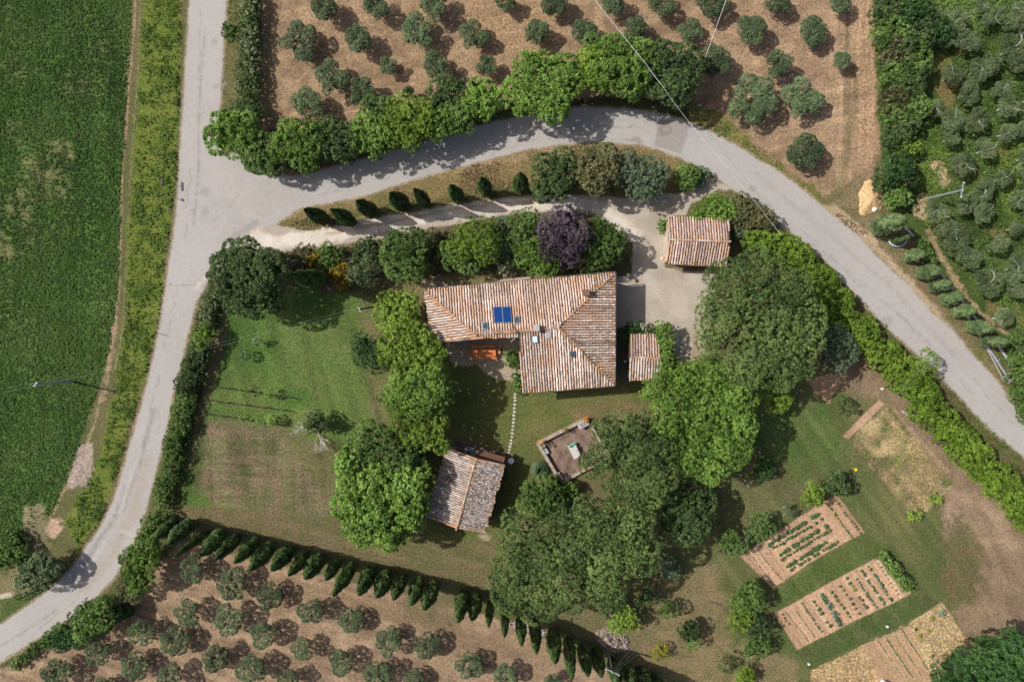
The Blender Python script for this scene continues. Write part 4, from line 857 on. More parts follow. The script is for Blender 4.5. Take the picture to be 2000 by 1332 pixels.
# ------------------------------------------------------------------ cottage patio
loc = P(930, 884, 0); m = MB(); a = P(875, 863, 0); b = P(1003, 897, 0); d = (b - a); rz = math.atan2(d.y, d.x); nrm = Vector((-d.y, d.x, 0)).normalized()
for i in range(20):
    for j in range(5):
        c = a + d * (i + .5) / 20 - nrm * (j * .36 - .35) - loc; m.box((c.x, c.y, .03), (d.length / 20 - .02, .34, .06 + rg.uniform(-.008, .008)), rz)
po = m.build('patio', plain("brown_patio_stone", (.15, .105, .08), .9, var=.35, scale=3), None, loc); tag(po, 'brown paved strip in front of the cottage gable', 'patio'); 
loc = P(955, 889, 0); e = empty('pergola', loc); tag(e, 'dark red-brown wooden canopy fixed along the cottage gable', 'canopy')
a = P(928, 884, 2.3); b = P(985, 899, 2.3); d = b - a; rz = math.atan2(d.y, d.x); c = (a + b) / 2 - loc
m = MB(); [m.box((c.x + math.cos(rz) * (k - 7.5) * d.length / 16, c.y + math.sin(rz) * (k - 7.5) * d.length / 16, c.z), (d.length / 16 - .02, .75, .05), rz) for k in range(16)]; m.build('canopy', plain("red_brown_boards", (.13, .06, .04), .7, var=.2), e)
for t_ in (.02, .98):
    q_ = a.lerp(b, t_) - loc + Vector((-math.sin(rz), math.cos(rz), 0)) * .32; m = MB(); m.box((q_.x, q_.y, 1.13), (.09, .09, 2.26), rz); m.build('post', WOOD, e)
table(919, 876, .75, .6, rz, plain("grey_green_metal", (.30, .38, .38), .5, var=.1), 'small grey metal table on the patio in front of the cottage', z0=.06)
chair(912.5, 874, rz + 1.6, METAL, METAL, 'grey metal chair left of the small patio table', .06, 'grey chairs at the patio table', .9)
chair(924.5, 880, rz - 1.4, METAL, METAL, 'grey metal chair right of the small patio table', .06, 'grey chairs at the patio table', .9)
pot(947, 883, .22, .3, 'leafy grey-green potted plant on the cottage patio, left of the bright one', .06, leafc='grey', pr=1.7, ph=.5)
pot(969, 891, .22, .3, 'bright green potted plant beside the cottage canopy', .06, leafc='bright', pr=1.6, ph=.5)
pot(889, 863, .20, .35, 'teal pot half hidden under the tree by the cottage', .06, mat=plain("teal_glaze", (.02, .28, .30), .35, var=.1), leafc='deep', pr=.7, ph=.15)
e = empty('round_table', P(998, 897, 0) + Vector((0, 0, .06))); tag(e, 'white round garden table at the end of the stepping stones', 'table')
m = MB(); m.lathe((0, 0, .68), [(.02, 0), (.33, 0), (.34, .02), (.33, .05), (.02, .05)], 20); m.build('table_top', WHITE, e)
m = MB(); m.lathe((0, 0, 0), [(.2, 0), (.2, .03), (.04, .08), (.035, .68)], 12); m.build('pedestal', GREYP, e)
pot(1000.5, 889, .13, .2, 'small straw coloured pot beside the white round table', .06, leafc='straw')
ss = [(1006, 770), (1005.5, 776), (1006, 782), (1005, 790), (1004.5, 797), (1004.5, 804), (1003.5, 811), (1003.5, 818), (1002.5, 825), (1002, 832), (1001, 839), (1000.5, 846), (1000, 853), (998.5, 860), (997.5, 866), (996, 872), (995, 878), (993.5, 884)]
for i, (x, y) in enumerate(ss):
    m = MB(); r1 = rg.uniform(.15, .19); n_ = 7; pr_ = [(r1 * (1 + rg.uniform(-.15, .15)) * math.cos(a), r1 * .8 * (1 + rg.uniform(-.15, .15)) * math.sin(a)) for a in [2 * math.pi * k / n_ + .3 for k in range(n_)]]
    m.add([(a, b, 0) for a, b in pr_] + [(a * .94, b * .94, .045) for a, b in pr_], [tuple(range(n_, 2 * n_))] + [(k, (k + 1) % n_, n_ + (k + 1) % n_, n_ + k) for k in range(n_)])
    tag(m.build('stepping_stone', plain("pale_flagstone", (.46, .42, .36), .9, var=.15, scale=3), None, P(x, y, 0)), f'pale stepping stone, {ORD[i]} in the line from the farmhouse to the cottage', 'stepping stone', 'stepping stones across the lawn')
# gate pots / blocks by the garage
for px, py, lab, sz in ((1302, 437, 'orange terracotta block at the upper left corner of the garage', (.38, .5, .55)), (1299, 506, 'orange terracotta block at the lower left corner of the garage', (.36, .55, .5))):
    m = MB(); m.box((0, 0, sz[2] / 2), sz, .25); m.box((0, 0, sz[2] + .03), (sz[0] + .06, sz[1] + .06, .06), .25); tag(m.build('terracotta_planter', ORANGE, None, P(px, py, 0)), lab, 'planter')
def rock(name, px, py, r, mat, label, cat, z=0, flat=.6, seed=1):
    rr = random.Random(seed); m = MB(); prof = [(r * .8, 0), (r, r * flat * .35), (r * .75, r * flat * .8), (r * .25, r * flat)]; m.lathe((0, 0, 0), prof, 9)
    m.v = [(x * rr.uniform(.82, 1.12), y * rr.uniform(.82, 1.12), zz) for x, y, zz in m.v]; return tag(m.build(name, mat, None, P(px, py, 0) + Vector((0, 0, z))), label, cat)
rock('rock', 1293, 505, .22, plain("pale_rock", (.55, .50, .42), .9, var=.1), 'pale boulder beside the lower garage planter', 'rock')

# ------------------------------------------------------------------ poles, wires, signs, things lying about
CONC = plain("pole_concrete", (.34, .34, .35), .85, var=.12, scale=3); GALV = plain("galvanised_steel", (.42, .48, .54), .4, .5, .1)
def pole(base, top, label, h_, mat, arm=.9, rdir=None, lean=None, name='utility_pole'):
    b = P(*base, 0); t_ = P(*top, h_); e = empty(name, b); tag(e, label, 'utility pole'); v = t_ - b
    m = MB(); m.tube([Vector((0, 0, -.1)), v * .5, v], [.13, .11, .085], 10); m.build('post', mat, e)
    if arm:
        a = rdir if rdir is not None else math.atan2(v.y, v.x) + math.pi / 2; m = MB(); q = v - Vector((0, 0, .25))
        m.box((q.x, q.y, q.z + .1), (arm * 1.6, .09, .09), a); m.build('crossarm', GALV, e)
        for s in (-1, -.1, 1):
            i_ = MB(); i_.lathe((q.x + math.cos(a) * s * arm * .7, q.y + math.sin(a) * s * arm * .7, q.z + .15), [(.02, 0), (.05, .05), (.035, .08), (.05, .12), (.02, .16)], 8); i_.build('insulator', WHITE, e)
    return e, t_
def hfor(base, top):
    a = P(*base, 0); b = P(*top, 0); return H * (1 - a.length / b.length)
_, pA = pole((144, 745), (68, 751), 'slim dark pole with a white top fitting in the left meadow', 5.6, CONC, .35)
_, pB = pole((740, 597), (702, 604.5), 'dark wooden pole at the lawn edge beside the farmhouse trees', 4.6, BARK, .3)
_, pC = pole((1357, 150), (1375, 119), 'pale pole above the lane among the upper olive trees', 4.0, CONC, 0)
_, pD = pole((1812, 388), (1881, 371), 'grey steel pole with a curved crossarm in the wild olive grove', 5.4, GALV, 1.0)
_, pE = pole((1185, 1256), (1197, 1313), 'brown wooden pole with insulators behind the cypress row', 6.0, BARK, 1.0, rdir=-.45)
WIRE = plain("bare_cable", (.33, .38, .35), .5, .3, .0)
def wire(pts, label, r=.0032, sag=.5, mat=None, grp=None, dr=10):
    pts = [Vector(p) for p in pts]; m = MB(); o = pts[0].copy(); out = []
    for a, b in zip(pts, pts[1:]):
        for k in range(dr): t_ = k / dr; c = a.lerp(b, t_); c.z -= sag * 4 * t_ * (1 - t_); out.append(c - o)
    out.append(pts[-1] - o); m.tube(out, r, 5); return tag(m.build('power_line', mat or WIRE, None, o), label, 'cable', grp)
for k, dz in enumerate((-.17, .17)):
    of = Vector((.0, dz, 0)); lb = ('upper', 'lower')[1 - k]
    wire([P(-60, 775, 5.0) + of, pA + of], f'{lb} of two thin wires running off the left edge from the meadow pole', sag=.2, grp='wires of the meadow line')
    wire([pA + of, P(390, 682, 3.9) + of, pB + of], f'{lb} of two thin wires crossing the west lawn to the pole by the trees', sag=.25, grp='wires of the meadow line')
wire([pB, P(832, 576, 4.0)], 'single thin wire from the lawn pole to the farmhouse corner', sag=.1)
WW = plain("white_cable", (.62, .62, .62), .5, 0, .0)
wire([P(1150, -15, 7), P(1262, 126, 6.6), P(1292, 166, 6.4)], 'pale cable crossing the upper orchard toward the tall green trees', .018, .1, WW)
wire([P(1292, 166, 6.3), P(1345, 238, 5.8), P(1410, 315, 5.0), P(1482, 403, 4.6), P(1527, 460, 4.2)], 'pale cable crossing the lane above the garage', .011, .1, WW)
wire([pC + Vector((0, 0, .1)), P(1426, -20, 4.8)], 'pale cable running up the picture from the lane pole', .022, .05, WW)
for k, (a, b) in enumerate((((1236, 1263), (1336, 1150)), ((1235, 1277), (1345, 1158)), ((1241, 1281), (1352, 1166)))):
    wire([pE + Vector((.3 * (k - 1), .1 * (k - 1), .2)), P(a[0], a[1], 5.6), P(b[0] + 5, b[1], 5.4), P(1500, 1005 + 5 * k, 5.2), P(1648 + 8 * k, 862 + 5 * k, 5.2), P(1860, 655 + 6 * k, 5.4)], f'{ORD[k]} of three thin wires slanting over the fruit trees and garden', .0035, .12, grp='wires over the garden')
for k, x in enumerate((1643, 1664)):
    wire([P(x, 868, 5.2), P(x + 8, 960, 5.0), P(x + 26, 1100, 5.0), P(x + 48, 1345, 5.4)], f'{("left", "right")[k]} of two thin wires running down over the vegetable beds', .0035, .1, grp='wires over the vegetable beds')
def lying(pts, r, mat, label, name='fallen_pole', cat='pole', arms=None, z=.25):
    e = empty(name, P(*pts[0], 0)); tag(e, label, cat); w_ = [P(*q, 0) + Vector((0, 0, z)) - e.location for q in pts]
    m = MB(); m.tube(w_, [r * 1.15] + [r] * (len(w_) - 2) + [r * .8], 10); m.build('post', mat, e)
    if arms:
        d = (w_[-1] - w_[0]).normalized(); a = math.atan2(d.y, d.x)
        for t_, l_ in arms: m = MB(); c = w_[0].lerp(w_[-1], t_); m.box((c.x, c.y, c.z + .12), (.10, l_, .10), a); m.build('crossarm', GALV, e)
    return e
lying([(1880, 608), (1925, 675), (1972, 746)], .12, GALV, 'bluish steel pole with crossarms lying behind the roadside cypresses', arms=((.70, .55), (.90, 1.5), (.985, .8)), z=.2)
lying([(1926, 680), (1960, 744)], .025, WW, 'thin white rod lying beside the steel pole', z=.1)
lying([(1757, 438), (1782, 462)], .15, CONC, 'concrete pole lying behind the first roadside cypresses')
lying([(1815, 510), (1850, 554)], .15, CONC, 'concrete pole lying behind the middle roadside cypresses')
lying([(1855, 562), (1905, 625)], .15, CONC, 'dark concrete pole lying behind the sixth roadside cypress')
lying([(1945, 672), (1988, 736)], .14, CONC, 'mossy concrete pole lying right of the steel pole')
m = MB(); m.tube([(math.cos(a) * .95, math.sin(a) * .62 + .1, .35 + .15 * math.sin(a * 2)) for a in [math.pi * (1.02 + .98 * k / 14) for k in range(15)]], .085, 8)
tag(m.build('hose', plain("pale_blue_pipe", (.42, .52, .60), .4), None, P(1750, 473, 0)), 'curved pale blue pipe below the second roadside cypress', 'pipe')
# sand heap
def heap(name, px, py, rx, ry, h_, mat, label, cat, seed=2):
    rng = np.random.default_rng(seed); n = 34; xs = np.linspace(-1.15, 1.15, n); X, Y = np.meshgrid(xs, xs); a = np.arctan2(Y, X)
    R = np.hypot(X, Y) / (1 + .14 * np.sin(3 * a + seed) + .08 * np.sin(5 * a)); Z = h_ * np.clip(1 - R ** 1.1, -.10, 1)
    Z = Z + (fbm(X * 3 + 9, Y * 3 + 9, .5, seed, 3) - .5) * h_ * .22
    v = np.stack([X.ravel() * rx, Y.ravel() * ry, Z.ravel()], 1); i = np.arange(n - 1); I, J = np.meshgrid(i, i); a = (J * n + I).ravel(); f = np.stack([a, a + 1, a + n + 1, a + n], 1)
    return tag(link(name, np_mesh(name, v, f, mat, smooth=True), None, P(px, py, 0) - Vector((0, 0, .01))), label, cat)
heap('sand_heap', 1700, 388, 1.4, 1.75, .8, plain("ochre_sand", (.47, .325, .17), .95, var=.4, scale=3.5, bump=1.0), 'heap of ochre sand beside the lane and the hedge', 'sand heap')
rock('white_sack', 1707, 408, .32, WHITE, 'white crumpled sack at the foot of the sand heap', 'sack', flat=.9, seed=5)
# road signs at the west road
e = empty('road_sign', P(331, 358, 0)); tag(e, 'road sign seen edge-on at the left edge of the road, upper of the two', 'road sign')
m = MB(); m.tube([(0, 0, 0), (0, 0, 1.75)], .03, 8); m.build('post', METAL, e); m = MB(); m.box((.05, 0, 1.5), (.04, .95, .30)); m.build('sign_plate', plain("dark_sign_back", (.10, .09, .09), .6), e)
e = empty('road_sign', P(331, 384, 0)); tag(e, 'small road sign at the left edge of the road, lower of the two', 'road sign')
m = MB(); m.tube([(0, 0, 0), (0, 0, 1.7)], .03, 8); m.build('post', METAL, e); m = MB(); m.box((.05, 0, 1.55), (.05, .30, .35)); m.build('sign_plate', plain("dark_sign_back", (.10, .09, .09), .6), e)
e = empty('road_marker', P(309, 651, 0)); tag(e, 'thin wooden marker post leaning at the road edge by the meadow', 'post'); m = MB(); m.tube([(0, 0, 0), (.1, 0, 1.2)], .035, 6); m.build('post', WOOD, e)
# brush pile and logs
def brush(px, py, rx, ry, n, lw, label, name, seed, mats, rz=0, hh=.9):
    rg_ = random.Random(seed); m = MB()
    for _ in range(n):
        a = rg_.uniform(0, 6.28); r_ = math.sqrt(rg_.random()); x0 = rx * r_ * math.cos(a); y0 = ry * r_ * math.sin(a); x = x0 * math.cos(rz) - y0 * math.sin(rz); y = x0 * math.sin(rz) + y0 * math.cos(rz)
        z = hh * (1 - r_ ** 2) * rg_.uniform(.3, 1) + .05; t_ = rg_.uniform(0, 3.14); l_ = rg_.uniform(.10, lw); d = Vector((math.cos(t_) * l_, math.sin(t_) * l_, rg_.uniform(-.08, .08)))
        c = Vector((x, y, z)); m.tube([c - d, c + d], rg_.uniform(.02, .06), 5, mi=rg_.randrange(len(mats)))
    return tag(m.build(name, mats, None, P(px, py, 0)), label, 'wood pile')
SM = [plain("cut_stick_pale", (.50, .43, .37), .9), plain("cut_stick_grey", (.30, .26, .23), .9), plain("cut_stick_pink", (.42, .30, .24), .9), plain("cut_stick_dark", (.10, .08, .065), .9)]
brush(1196, 1249, 2.0, 1.05, 900, .25, 'round pile of pale cut branches behind the cypress row', 'brush_pile', 3, SM, -.45)
brush(1030, 1226, 2.4, .45, 260, .35, 'scattered cut branches at the foot of the lower cypresses', 'brush_pile', 8, SM, -.25, .35)
def log(px, py, l_, r_, rz, label, mat, name='log', fork=False):
    m = MB(); m.tube([(-l_ / 2, 0, r_), (0, .04, r_ + .03), (l_ / 2, 0, r_)], [r_, r_ * .9, r_ * .7], 7)
    if fork: m.tube([(0, .04, r_), (l_ * .3, l_ * .3, .12)], [r_ * .7, r_ * .4], 6)
    o = m.build(name, mat, None, P(px, py, 0)); o.rotation_euler[2] = rz; return tag(o, label, 'log')
log(1117, 1214, .95, .06, 1.75, 'dark forked branch lying on grass below the umbrella pines', DARKB, fork=True)
log(1458, 944, 1.0, .05, -1.0, 'pale stick lying by the shadow of the green tree', PALE); log(1397, 1178, 1.3, .09, -.35, 'grey log lying between the fruit trees', BARK)
log(1767, 807, .8, .09, -.6, 'grey log beside the bare soil near the laurel hedge', PALE); log(683, 507, 1.7, .11, .12, 'pale fallen log beside the drive shrubs', PALE)
log(560, 508, 1.0, .12, .05, 'pinkish beam on the ground beside the dark oak', plain("pinkish_stone", (.36, .26, .20)))
for px, py, lab in ((1721, 759, 'small white bucket near the laurel hedge'), (1731, 1222, 'small white tube lying on grass between two beds'), (1578, 1295, 'small white bag on the grass left of the straw bed')):
    m = MB(); m.lathe((0, 0, 0), [(.09, 0), (.12, .22), (.13, .23), (.11, .22), (.05, .05)], 12); tag(m.build('bucket', WHITE, None, P(px, py, 0)), lab, 'bucket')
m = MB(); m.lathe((0, 0, 0), [(.11, 0), (.16, .25), (.17, .26), (.14, .25), (.05, .05)], 12); tag(m.build('bucket', plain("bright_yellow_plastic", (.80, .55, .02), .5), None, P(1669, 916, 0)), 'bright yellow bucket on the grass above the vegetable beds', 'bucket')
m = MB(); m.lathe((0, 0, 0), [(.27, 0), (.3, .05), (.3, .7), (.26, .8), (.1, .85)], 18); tag(m.build('water_tank', plain("pale_plastic_tank", (.60, .64, .66), .4), None, P(1724, 1330, 0)), 'pale round water tank at the bottom edge below the straw bed', 'water tank')
rock('white_stone', 1221, 706, .16, WHITE, 'white stone in the dark yard between farmhouse and shed', 'stone', seed=9)
# ------------------------------------------------------------------ olive trees
def olive_variant(seed, R, h, col, gap, bark, hollow=True, per=13, n=6, fill=True):
    rg = random.Random(seed); L = []
    for k in range(n):
        a = 6.283 * k / n + rg.uniform(-.35, .35); rr = R * rg.uniform(.40, .72); r = R * rg.uniform(.26, .48)
        L.append((rr * math.cos(a), rr * math.sin(a), h - r * .9 - rg.uniform(0, .7), r, r * rg.uniform(.6, .95)))
    if not hollow: L.append((rg.uniform(-.2, .2), rg.uniform(-.2, .2), h - .45 * R, R * .5, R * .5))
    e = empty('olive_tree', (0, 0, 0))
    link('crown', crown_mesh('crown', L, LM[col], seed, puff=.34, cr=.15, leaf=.070, per=per + 4, dens=40, asp=.36, gap=gap, fill=fill, spiky=.2), e)
    link('trunk', trunk_mesh((0, 0, 0), [(a[0], a[1], a[2]) for a in L], .13 if bark is not PALE else .10, bark, seed, .38), e)
    return e
def place_trees(rows, variants, hbase, rbase, labels, group, cat='olive tree', shrink=1.0):
    used = set()
    for ri, row in enumerate(rows):
        for ci, q in enumerate(row):
            px, py, r = q[:3]; vi = RG.randrange(len(variants)) if len(q) < 4 else q[3]
            v = variants[vi]; o = v if vi not in used else copy_tree(v); used.add(vi)
            s = S(r, 2.4) / rbase * shrink * (RG.uniform(.78, 1.28) if cat == 'olive tree' and shrink < .85 else RG.uniform(.93, 1.05)); jt = 9 if shrink < .85 else 2; px += RG.uniform(-jt, jt); py += RG.uniform(-jt, jt); p = P(px, py, hbase * s * .72); o.location = (p.x, p.y, 0); o.rotation_euler = (0, 0, RG.uniform(0, 6.28)); o.scale = (s, s * RG.uniform(.85, 1.1), (.45 + .4 * s))
            tag(o, labels(ri, ci, len(row), r), cat, group)
    for i, v in enumerate(variants):
        if i not in used:
            for ch in list(v.children): bpy.data.objects.remove(ch)
            bpy.data.objects.remove(v)
top_rows = [[(632, 14, 28), (737, 13, 28), (850, 10, 31), (985, 8, 20), (1088, 10, 28), (1196, 10, 28), (1296, 5, 29), (1396, 8, 28), (1518, 4, 27), (1642, 6, 26)],
            [(585, 74, 40, 5), (699, 74, 31), (815, 58, 33), (925, 64, 29), (1047, 65, 29), (1142, 62, 30), (1243, 56, 27), (1348, 56, 27), (1465, 58, 36), (1590, 60, 30)],
            [(645, 144, 34), (757, 131, 18), (851, 128, 31), (953, 131, 27), (1404, 118, 34), (1521, 121, 32), (1639, 120, 21)],
            [(596, 200, 34), (704, 182, 28), (801, 182, 13), (1467, 189, 43), (1574, 184, 38)], [(1578, 296, 36)]]
OV = [olive_variant(201 + i, 1.7, 3.1, 'olive', .16, BARK, i % 2 == 0, n=5 + i % 3) for i in range(5)] + [olive_variant(215, 1.9, 3.0, 'olive', .12, BARK, True, n=4)]
szn = lambda r: 'small' if r < 22 else ('broad' if r > 33 else 'rounded')
place_trees(top_rows, OV, 3.1, 1.7, lambda ri, ci, n, r: f'{szn(r)} silvery olive tree, {ORD[ci]} from left in {ORD[ri]} row of upper orchard' if ri < 4 else 'lone rounded olive tree nearest the lane bend in the upper orchard', 'olive trees of the upper orchard', shrink=.93)
bot_rows = [[(378, 1115, 32), (449, 1140, 36), (527, 1167, 30), (610, 1193, 30), (686, 1217, 26), (757, 1256, 32), (836, 1266, 30), (912, 1301, 31), (988, 1317, 32), (1078, 1330, 24)],
            [(364, 1194, 35), (446, 1215, 39), (514, 1239, 35), (590, 1264, 32), (666, 1292, 32), (740, 1314, 33), (808, 1330, 24)],
            [(273, 1236, 31), (340, 1258, 32), (420, 1283, 33), (492, 1307, 34), (566, 1326, 28)],
            [(191, 1274, 31), (261, 1305, 29), (332, 1323, 29)], [(104, 1314, 33), (200, 1336, 24)]]
BV = [olive_variant(231 + i, 1.65, 3.0, 'olive', .18, DARKB, True, per=14, n=5 + i % 2, fill=False) for i in range(5)]
place_trees(bot_rows, BV, 3.0, 1.75, lambda ri, ci, n, r: f'{szn(r)} open-crowned olive, {ORD[ci]} from left in {ORD[ri]} diagonal row of lower orchard', 'olive trees of the lower orchard', shrink=.90)
gro = [(1874, 34, 26), (1946, 40, 27), (1895, 78, 30), (1976, 85, 30), (1868, 145, 27), (1916, 128, 28), (1994, 130, 24), (1946, 168, 28), (1889, 190, 27), (1832, 218, 26), (1868, 226, 25), (1910, 238, 27), (1965, 215, 27), (1865, 268, 26), (1990, 258, 26), (1934, 285, 27), (1883, 318, 30), (1958, 345, 27), (1998, 310, 24), (1918, 368, 26), (1992, 385, 28),
       (1833, 405, 26), (1850, 440, 30), (1875, 462, 28), (1928, 420, 28), (1954, 478, 28), (1900, 505, 33), (1984, 522, 28), (1928, 556, 31), (1966, 614, 29), (1990, 448, 26), (1990, 572, 26), (1838, 75, 22), (1830, 30, 22), (1992, 30, 30), (2010, 200, 26), (2012, 340, 26), (2016, 420, 26), (1905, 15, 24), (1885, 395, 24), (1940, 120, 22), (1960, 255, 22)]
gro.sort(key=lambda q: q[1]); grow = [sorted(gro[i:i + 5]) for i in range(0, len(gro), 5)]
GV = [olive_variant(251 + i, 1.5, 2.9, 'grove', .22, PALE, True, per=13, n=5 + i % 3, fill=False) for i in range(5)]
place_trees(grow, GV, 2.9, 1.6, lambda ri, ci, n, r: f'overgrown olive with bleached branches, {ORD[ci]} from left in {ORD[ri]} line of wild grove', 'olive trees of the overgrown grove', shrink=.83)
# bleached branches poking out of the grove crowns
def dead_sprays(me_seed, n, R, h, mat):
    rg = random.Random(me_seed); m = MB()
    for k in range(n):
        a = rg.uniform(0, 6.28); p = Vector((0, 0, h * .6)); r_ = .026; pts = [p]; rs = [r_]
        for s in range(4):
            a += rg.uniform(-.5, .5); p = p + Vector((math.cos(a), math.sin(a), rg.uniform(.1, .5))) * R * .24; r_ *= .75; pts.append(p); rs.append(r_)
            if s > 0: b = a + rg.choice((-1, 1)) * rg.uniform(.5, 1); m.tube([p, p + Vector((math.cos(b), math.sin(b), .3)) * R * .3], [r_ * .8, r_ * .3], 5)
        m.tube(pts, rs, 6)
    me = bpy.data.meshes.new('branch'); me.from_pydata(m.v, [], m.f); me.materials.append(mat); return me
SP = [dead_sprays(300 + i, 2, 1.5, 4.2, PALE) for i in range(4)]
for o in [o for o in bpy.data.objects if o.get('group') == 'olive trees of the overgrown grove']:
    b = link('bare_branches', RG.choice(SP), o)

# ------------------------------------------------------------------ cypresses
def cypress_mesh(seed, R, h, col, fat=1.0, n=9000):
    rng = np.random.default_rng(seed); t = rng.random(n) ** .85; a = rng.uniform(0, 2 * np.pi, n)
    prof = np.sin(np.pi * np.clip(t * .80 + .20, 0, 1)) ** (.75 / fat) * np.where(t < .12, .55 + t / .12 * .45, 1)
    lump = .70 + .55 * vnoise(a * 2.2 + 5, t * h * 2.0, seed) + rng.normal(0, .05, n); r = R * prof * lump * np.sqrt(rng.uniform(.62, 1, n)) + .03
    p = np.stack([r * np.cos(a), r * np.sin(a), .15 + t * (h - .15)], 1)
    nn = unit(np.stack([np.cos(a), np.sin(a), np.full(n, .45)], 1) + rng.normal(size=(n, 3)) * .45)
    v = np.clip(.42 + (lump - .95) * 1.8 + rng.normal(0, .12, n), 0, 1)
    return leaf_mesh('crown', p, nn, .085 * rng.uniform(.6, 1.3, n) * (1 if h > 4 else .8), .5, v, LM[col], rng)
def cyp_variant(seed, R, h, col, fat=1.0):
    e = empty('cypress_tree', (0, 0, 0)); link('crown', cypress_mesh(seed, R, h, col, fat), e)
    m = MB(); m.tube([(0, 0, -.1), (0, 0, h * .5), (0, 0, h * .93)], [.13, .08, .02], 7); m.build('trunk', BARK, e); return e
def cyp_row(data, variants, R0, h0, label, group, wpx=12, hmax=9.5, shift=8, fixed=None):
    used = set()
    for i, (tip, base, *w_) in enumerate(data):
        tx, ty = tip; bx, by = base; d = math.hypot(tx - bx, ty - by); k = shift / d; b = (bx + (tx - bx) * k, by + (ty - by) * k)
        h = min(hmax, max(2.2, hfor(b, tip) * 1.08)); vi = i % len(variants); o = variants[vi] if vi not in used else copy_tree(variants[vi]); used.add(vi)
        h = fixed * RG.uniform(.88, 1.1) if fixed else h; p = P(*b, 0) if not fixed else Vector((*P(tx + (bx - tx) * .12, ty + (by - ty) * .12, h * .97)[:2], 0)); r = S(w_[0] if w_ else wpx, h * .4); o.location = p; o.rotation_euler = (0, 0, RG.uniform(0, 6)); wv = RG.uniform(.85, 1.15); o.scale = (r / R0 * wv, r / R0 * wv, h / h0)
        tp = P(tx, ty, h); lean = Vector((tp.x - p.x, tp.y - p.y, 0)) / h
        if fixed: p = p + Vector((bx - tx, ty - by, 0)).normalized() * .6; o.location = p; lean = Vector((tx - bx, by - ty, 0)).normalized() * .11
        o.rotation_euler = (max(-.12, min(.12, -lean.y)), max(-.12, min(.12, lean.x)), 0.0)
        tag(o, label(i), 'cypress', group)
CY = [cyp_variant(401 + i, .7, 7.5, 'cyp') for i in range(5)]
low = [((302, 1053), (348, 1011)), ((328, 1063), (380, 1014)), ((342, 1087), (417, 1030), 8), ((391, 1086), (442, 1032)), ((420, 1093), (472, 1039)), ((458, 1099), (509, 1048)), ((488, 1113), (537, 1057)), ((530, 1114), (575, 1064)), ((564, 1124), (605, 1073)), ((596, 1130), (631, 1078)), ((636, 1133), (665, 1089), 10), ((651, 1163), (695, 1094)), ((701, 1162), (731, 1101)), ((736, 1166), (761, 1110)), ((768, 1171), (791, 1116)), ((803, 1181), (823, 1124)), ((828, 1190), (851, 1131)),
       ((895, 1215), (908, 1145)), ((922, 1211), (932, 1151)), ((954, 1225), (959, 1165), 9), ((985, 1245), (988, 1180), 9), ((1019, 1261), (1016, 1190), 10), ((1048, 1276), (1044, 1203)), ((1085, 1295), (1078, 1220)), ((1118, 1325), (1108, 1236)), ((1148, 1320), (1137, 1248)), ((1175, 1322), (1160, 1258), 13), ((1210, 1345), (1192, 1278), 13), ((1240, 1352), (1218, 1287), 13), ((1268, 1362), (1244, 1298), 13), ((1298, 1372), (1272, 1310), 13)]
cyp_row(low, CY, .7, 7.5, lambda i: f'dark cypress, {ORD[i]} from the left in the long row below the lawn', 'cypresses of the long row below the lawn', 13)
CZ = [cyp_variant(421 + i, .8, 4.5, 'cyp', .85) for i in range(3)]
up = [((590, 406), (648, 441), 14.5), ((645, 408), (690, 436), 13.5), ((693, 390), (735, 423), 14), ((760, 375), (797, 410), 14.5), ((807, 368), (841, 399), 13.5), ((878, 360), (903, 393), 12.5), ((938, 345), (961, 381), 12), ((1015, 336), (1027, 373), 12.5)]
cyp_row(up, CZ, .8, 4.5, lambda i: f'stout dark cypress, {ORD[i]} from the left in the row beside the gravel drive', 'cypresses beside the gravel drive', 15, 6.0, 13, 6.5)
CX = [cyp_variant(441 + i, .8, 5.5, 'cypl', 1.3) for i in range(4)]
rt = [((1768, 430), (1694, 445), 17), ((1778, 461), (1727, 472), 9), ((1806, 497), (1756, 503), 12), ((1838, 529), (1779, 534), 13), ((1858, 555), (1803, 560), 13), ((1880, 577), (1829, 586), 13), ((1908, 606), (1850, 610), 13), ((1940, 643), (1876, 634), 14), ((1970, 669), (1903, 664), 13)]
cyp_row(rt, CX, .8, 5.5, lambda i: f'greyish cypress, {ORD[i]} from the top in the row beside the lane at right', 'cypresses beside the lane at right', 13, 7, 12)
for (tip, base, w_, lab) in (((560, 539), (646, 547), 18, 'large dark cypress leaning left beside the yellow flowering bushes'), ((214, 1200), (262, 1184), 15, 'dark cypress in shade beside the lower road verge'),
                            ((783, 890), (812, 868), 13, 'dark cypress just left of the cottage, upper of two'), ((802, 906), (832, 877), 15, 'dark cypress just left of the cottage, lower of two'), ((1212, 492), (1203, 497), 13, 'rounded cypress top beside the gravel court and the shrubs')):
    v = cyp_variant(460 + int(tip[0]) % 37, .8, 5.5, 'cyp', 1.3); cyp_row([(tip, base, w_)], [v], .8, 5.5, lambda i, l=lab: l, None, 14, 11 if tip[0] == 560 else 7.5, 8)
    if tip[0] == 1212: v.scale[2] = 5.2 / 5.5

